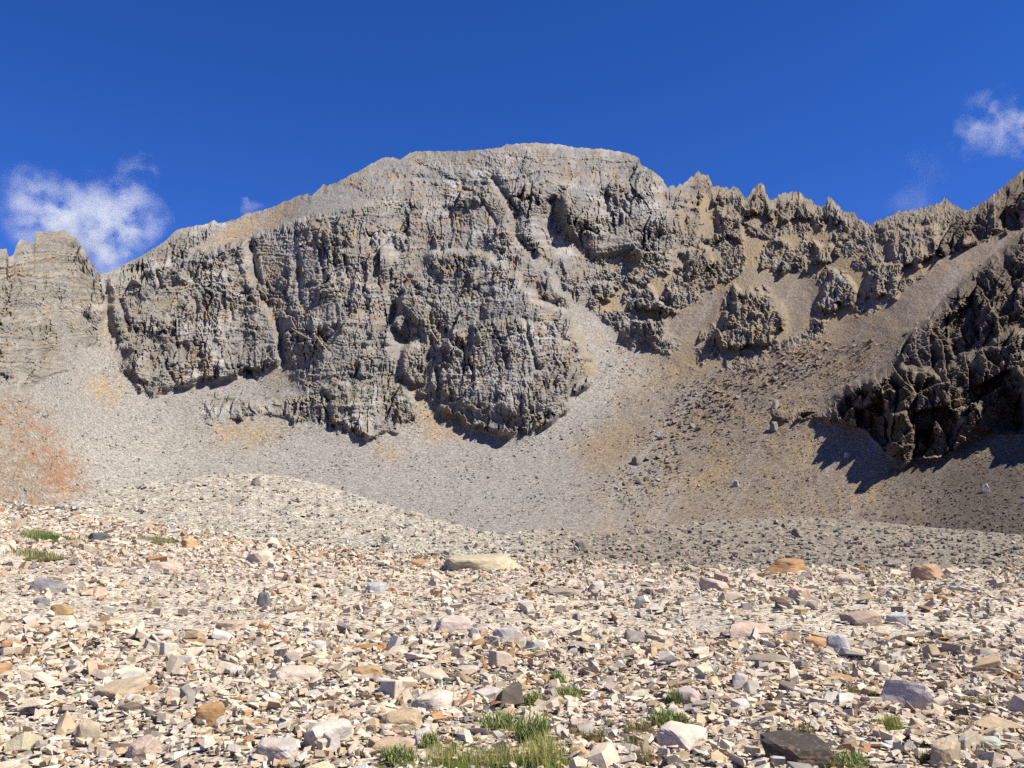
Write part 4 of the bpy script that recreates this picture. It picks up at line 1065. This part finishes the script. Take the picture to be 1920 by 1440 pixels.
# ------------------------------------------------------------------ clouds
def cloud(name, label, px, py, dist, wpx, hpx, blobs, density, thr, nscale, seed):
    """closed body of thin vapour; blobs (x, y, rx, ry, weight) in picture units about the centre"""
    m, nt, out = new_mat(name + '_vapour'); b = NB(nt)
    mm_, kk_ = ray(px, py); s = dist / F
    W, H, D = wpx * s, hpx * s, 0.5 * min(wpx, hpx * 1.4) * s
    tc = b.n('ShaderNodeTexCoord'); pos = tc.outputs['Object']
    wob = b.n('ShaderNodeTexNoise'); wob.inputs['Scale'].default_value = nscale * 0.6 / s; wob.inputs['Detail'].default_value = 3
    b.l(pos, wob.inputs['Vector'])
    sub = b.n('ShaderNodeVectorMath', operation='SUBTRACT'); b.l(wob.outputs['Color'], sub.inputs[0]); sub.inputs[1].default_value = (.5, .5, .5)
    sc = b.n('ShaderNodeVectorMath', operation='SCALE'); b.l(sub.outputs[0], sc.inputs[0]); sc.inputs['Scale'].default_value = 85 * s
    add = b.n('ShaderNodeVectorMath', operation='ADD'); b.l(pos, add.inputs[0]); b.l(sc.outputs[0], add.inputs[1])
    tot = None
    for (bx, by, brx, bry, wgt) in blobs:
        su = b.n('ShaderNodeVectorMath', operation='SUBTRACT'); b.l(add.outputs[0], su.inputs[0]); su.inputs[1].default_value = (bx * s, 0, -by * s)
        dv = b.n('ShaderNodeVectorMath', operation='DIVIDE'); b.l(su.outputs[0], dv.inputs[0]); dv.inputs[1].default_value = (brx * s, max(brx, bry) * 0.7 * s, bry * s)
        ln = b.n('ShaderNodeVectorMath', operation='LENGTH'); b.l(dv.outputs[0], ln.inputs[0])
        v = b.math('MULTIPLY', b.math('SUBTRACT', 1.0, ln.outputs['Value']), wgt)
        v = b.math('MAXIMUM', v, 0.0)
        tot = v if tot is None else b.math('ADD', tot, v)
    nn = b.noise(pos, nscale / s, 6, 0.62)
    dens = b.math('MULTIPLY', tot, b.maprange(nn, thr, thr + 0.16, 0.0, 1.0))
    dens = b.math('MULTIPLY', dens, density / (100 * s))
    pv = b.n('ShaderNodeVolumePrincipled'); pv.inputs['Color'].default_value = (0.97, 1.0, 0.94, 1); pv.inputs['Anisotropy'].default_value = 0.0
    b.l(dens, pv.inputs['Density']); b.l(pv.outputs[0], out.inputs['Volume'])
    bm = bmesh.new(); bmesh.ops.create_icosphere(bm, subdivisions=3, radius=0.5)
    for v in bm.verts: v.co = Vector((math.copysign(abs(v.co.x * 2) ** .6, v.co.x) * W * .5, v.co.y * D * 1.2, math.copysign(abs(v.co.z * 2) ** .6, v.co.z) * H * .5))
    me = bpy.data.meshes.new(name); bm.to_mesh(me); bm.free(); me.materials.append(m)
    o = bpy.data.objects.new(name, me); COL.objects.link(o)
    o.location = (mm_ * dist, dist, EYE + kk_ * dist)
    tag(o, label, 'cloud', 'clouds in the blue sky')
    return o
cloud('cloud', 'large soft white cloud behind the left crag', 150, 400, 4000, 420, 300,
      [(0, 20, 165, 80, 1.1), (60, 80, 90, 90, .9), (100, -62, 60, 55, .55), (-95, -35, 75, 75, .5), (120, 0, 60, 70, .6), (40, -50, 60, 40, .3)], 2.6, 0.46, 0.020, 1)
cloud('cloud', 'ragged white cloud at the upper right edge', 1880, 235, 4000, 240, 220,
      [(-20, -10, 75, 70, .8), (60, 10, 80, 60, .9), (-60, 20, 40, 60, .3)], 2.0, 0.46, 0.022, 2)
cloud('cloud', 'faint thin wisp of cloud above the right ridge', 1735, 340, 4000, 200, 150,
      [(-20, 40, 60, 30, .5), (0, -20, 60, 60, .25)], 0.6, 0.42, 0.018, 3)
cloud('cloud', 'tiny wisp of cloud touching the left shoulder of the mountain', 468, 388, 4000, 60, 40,
      [(0, 0, 25, 14, .8)], 3.0, 0.35, 0.03, 4)
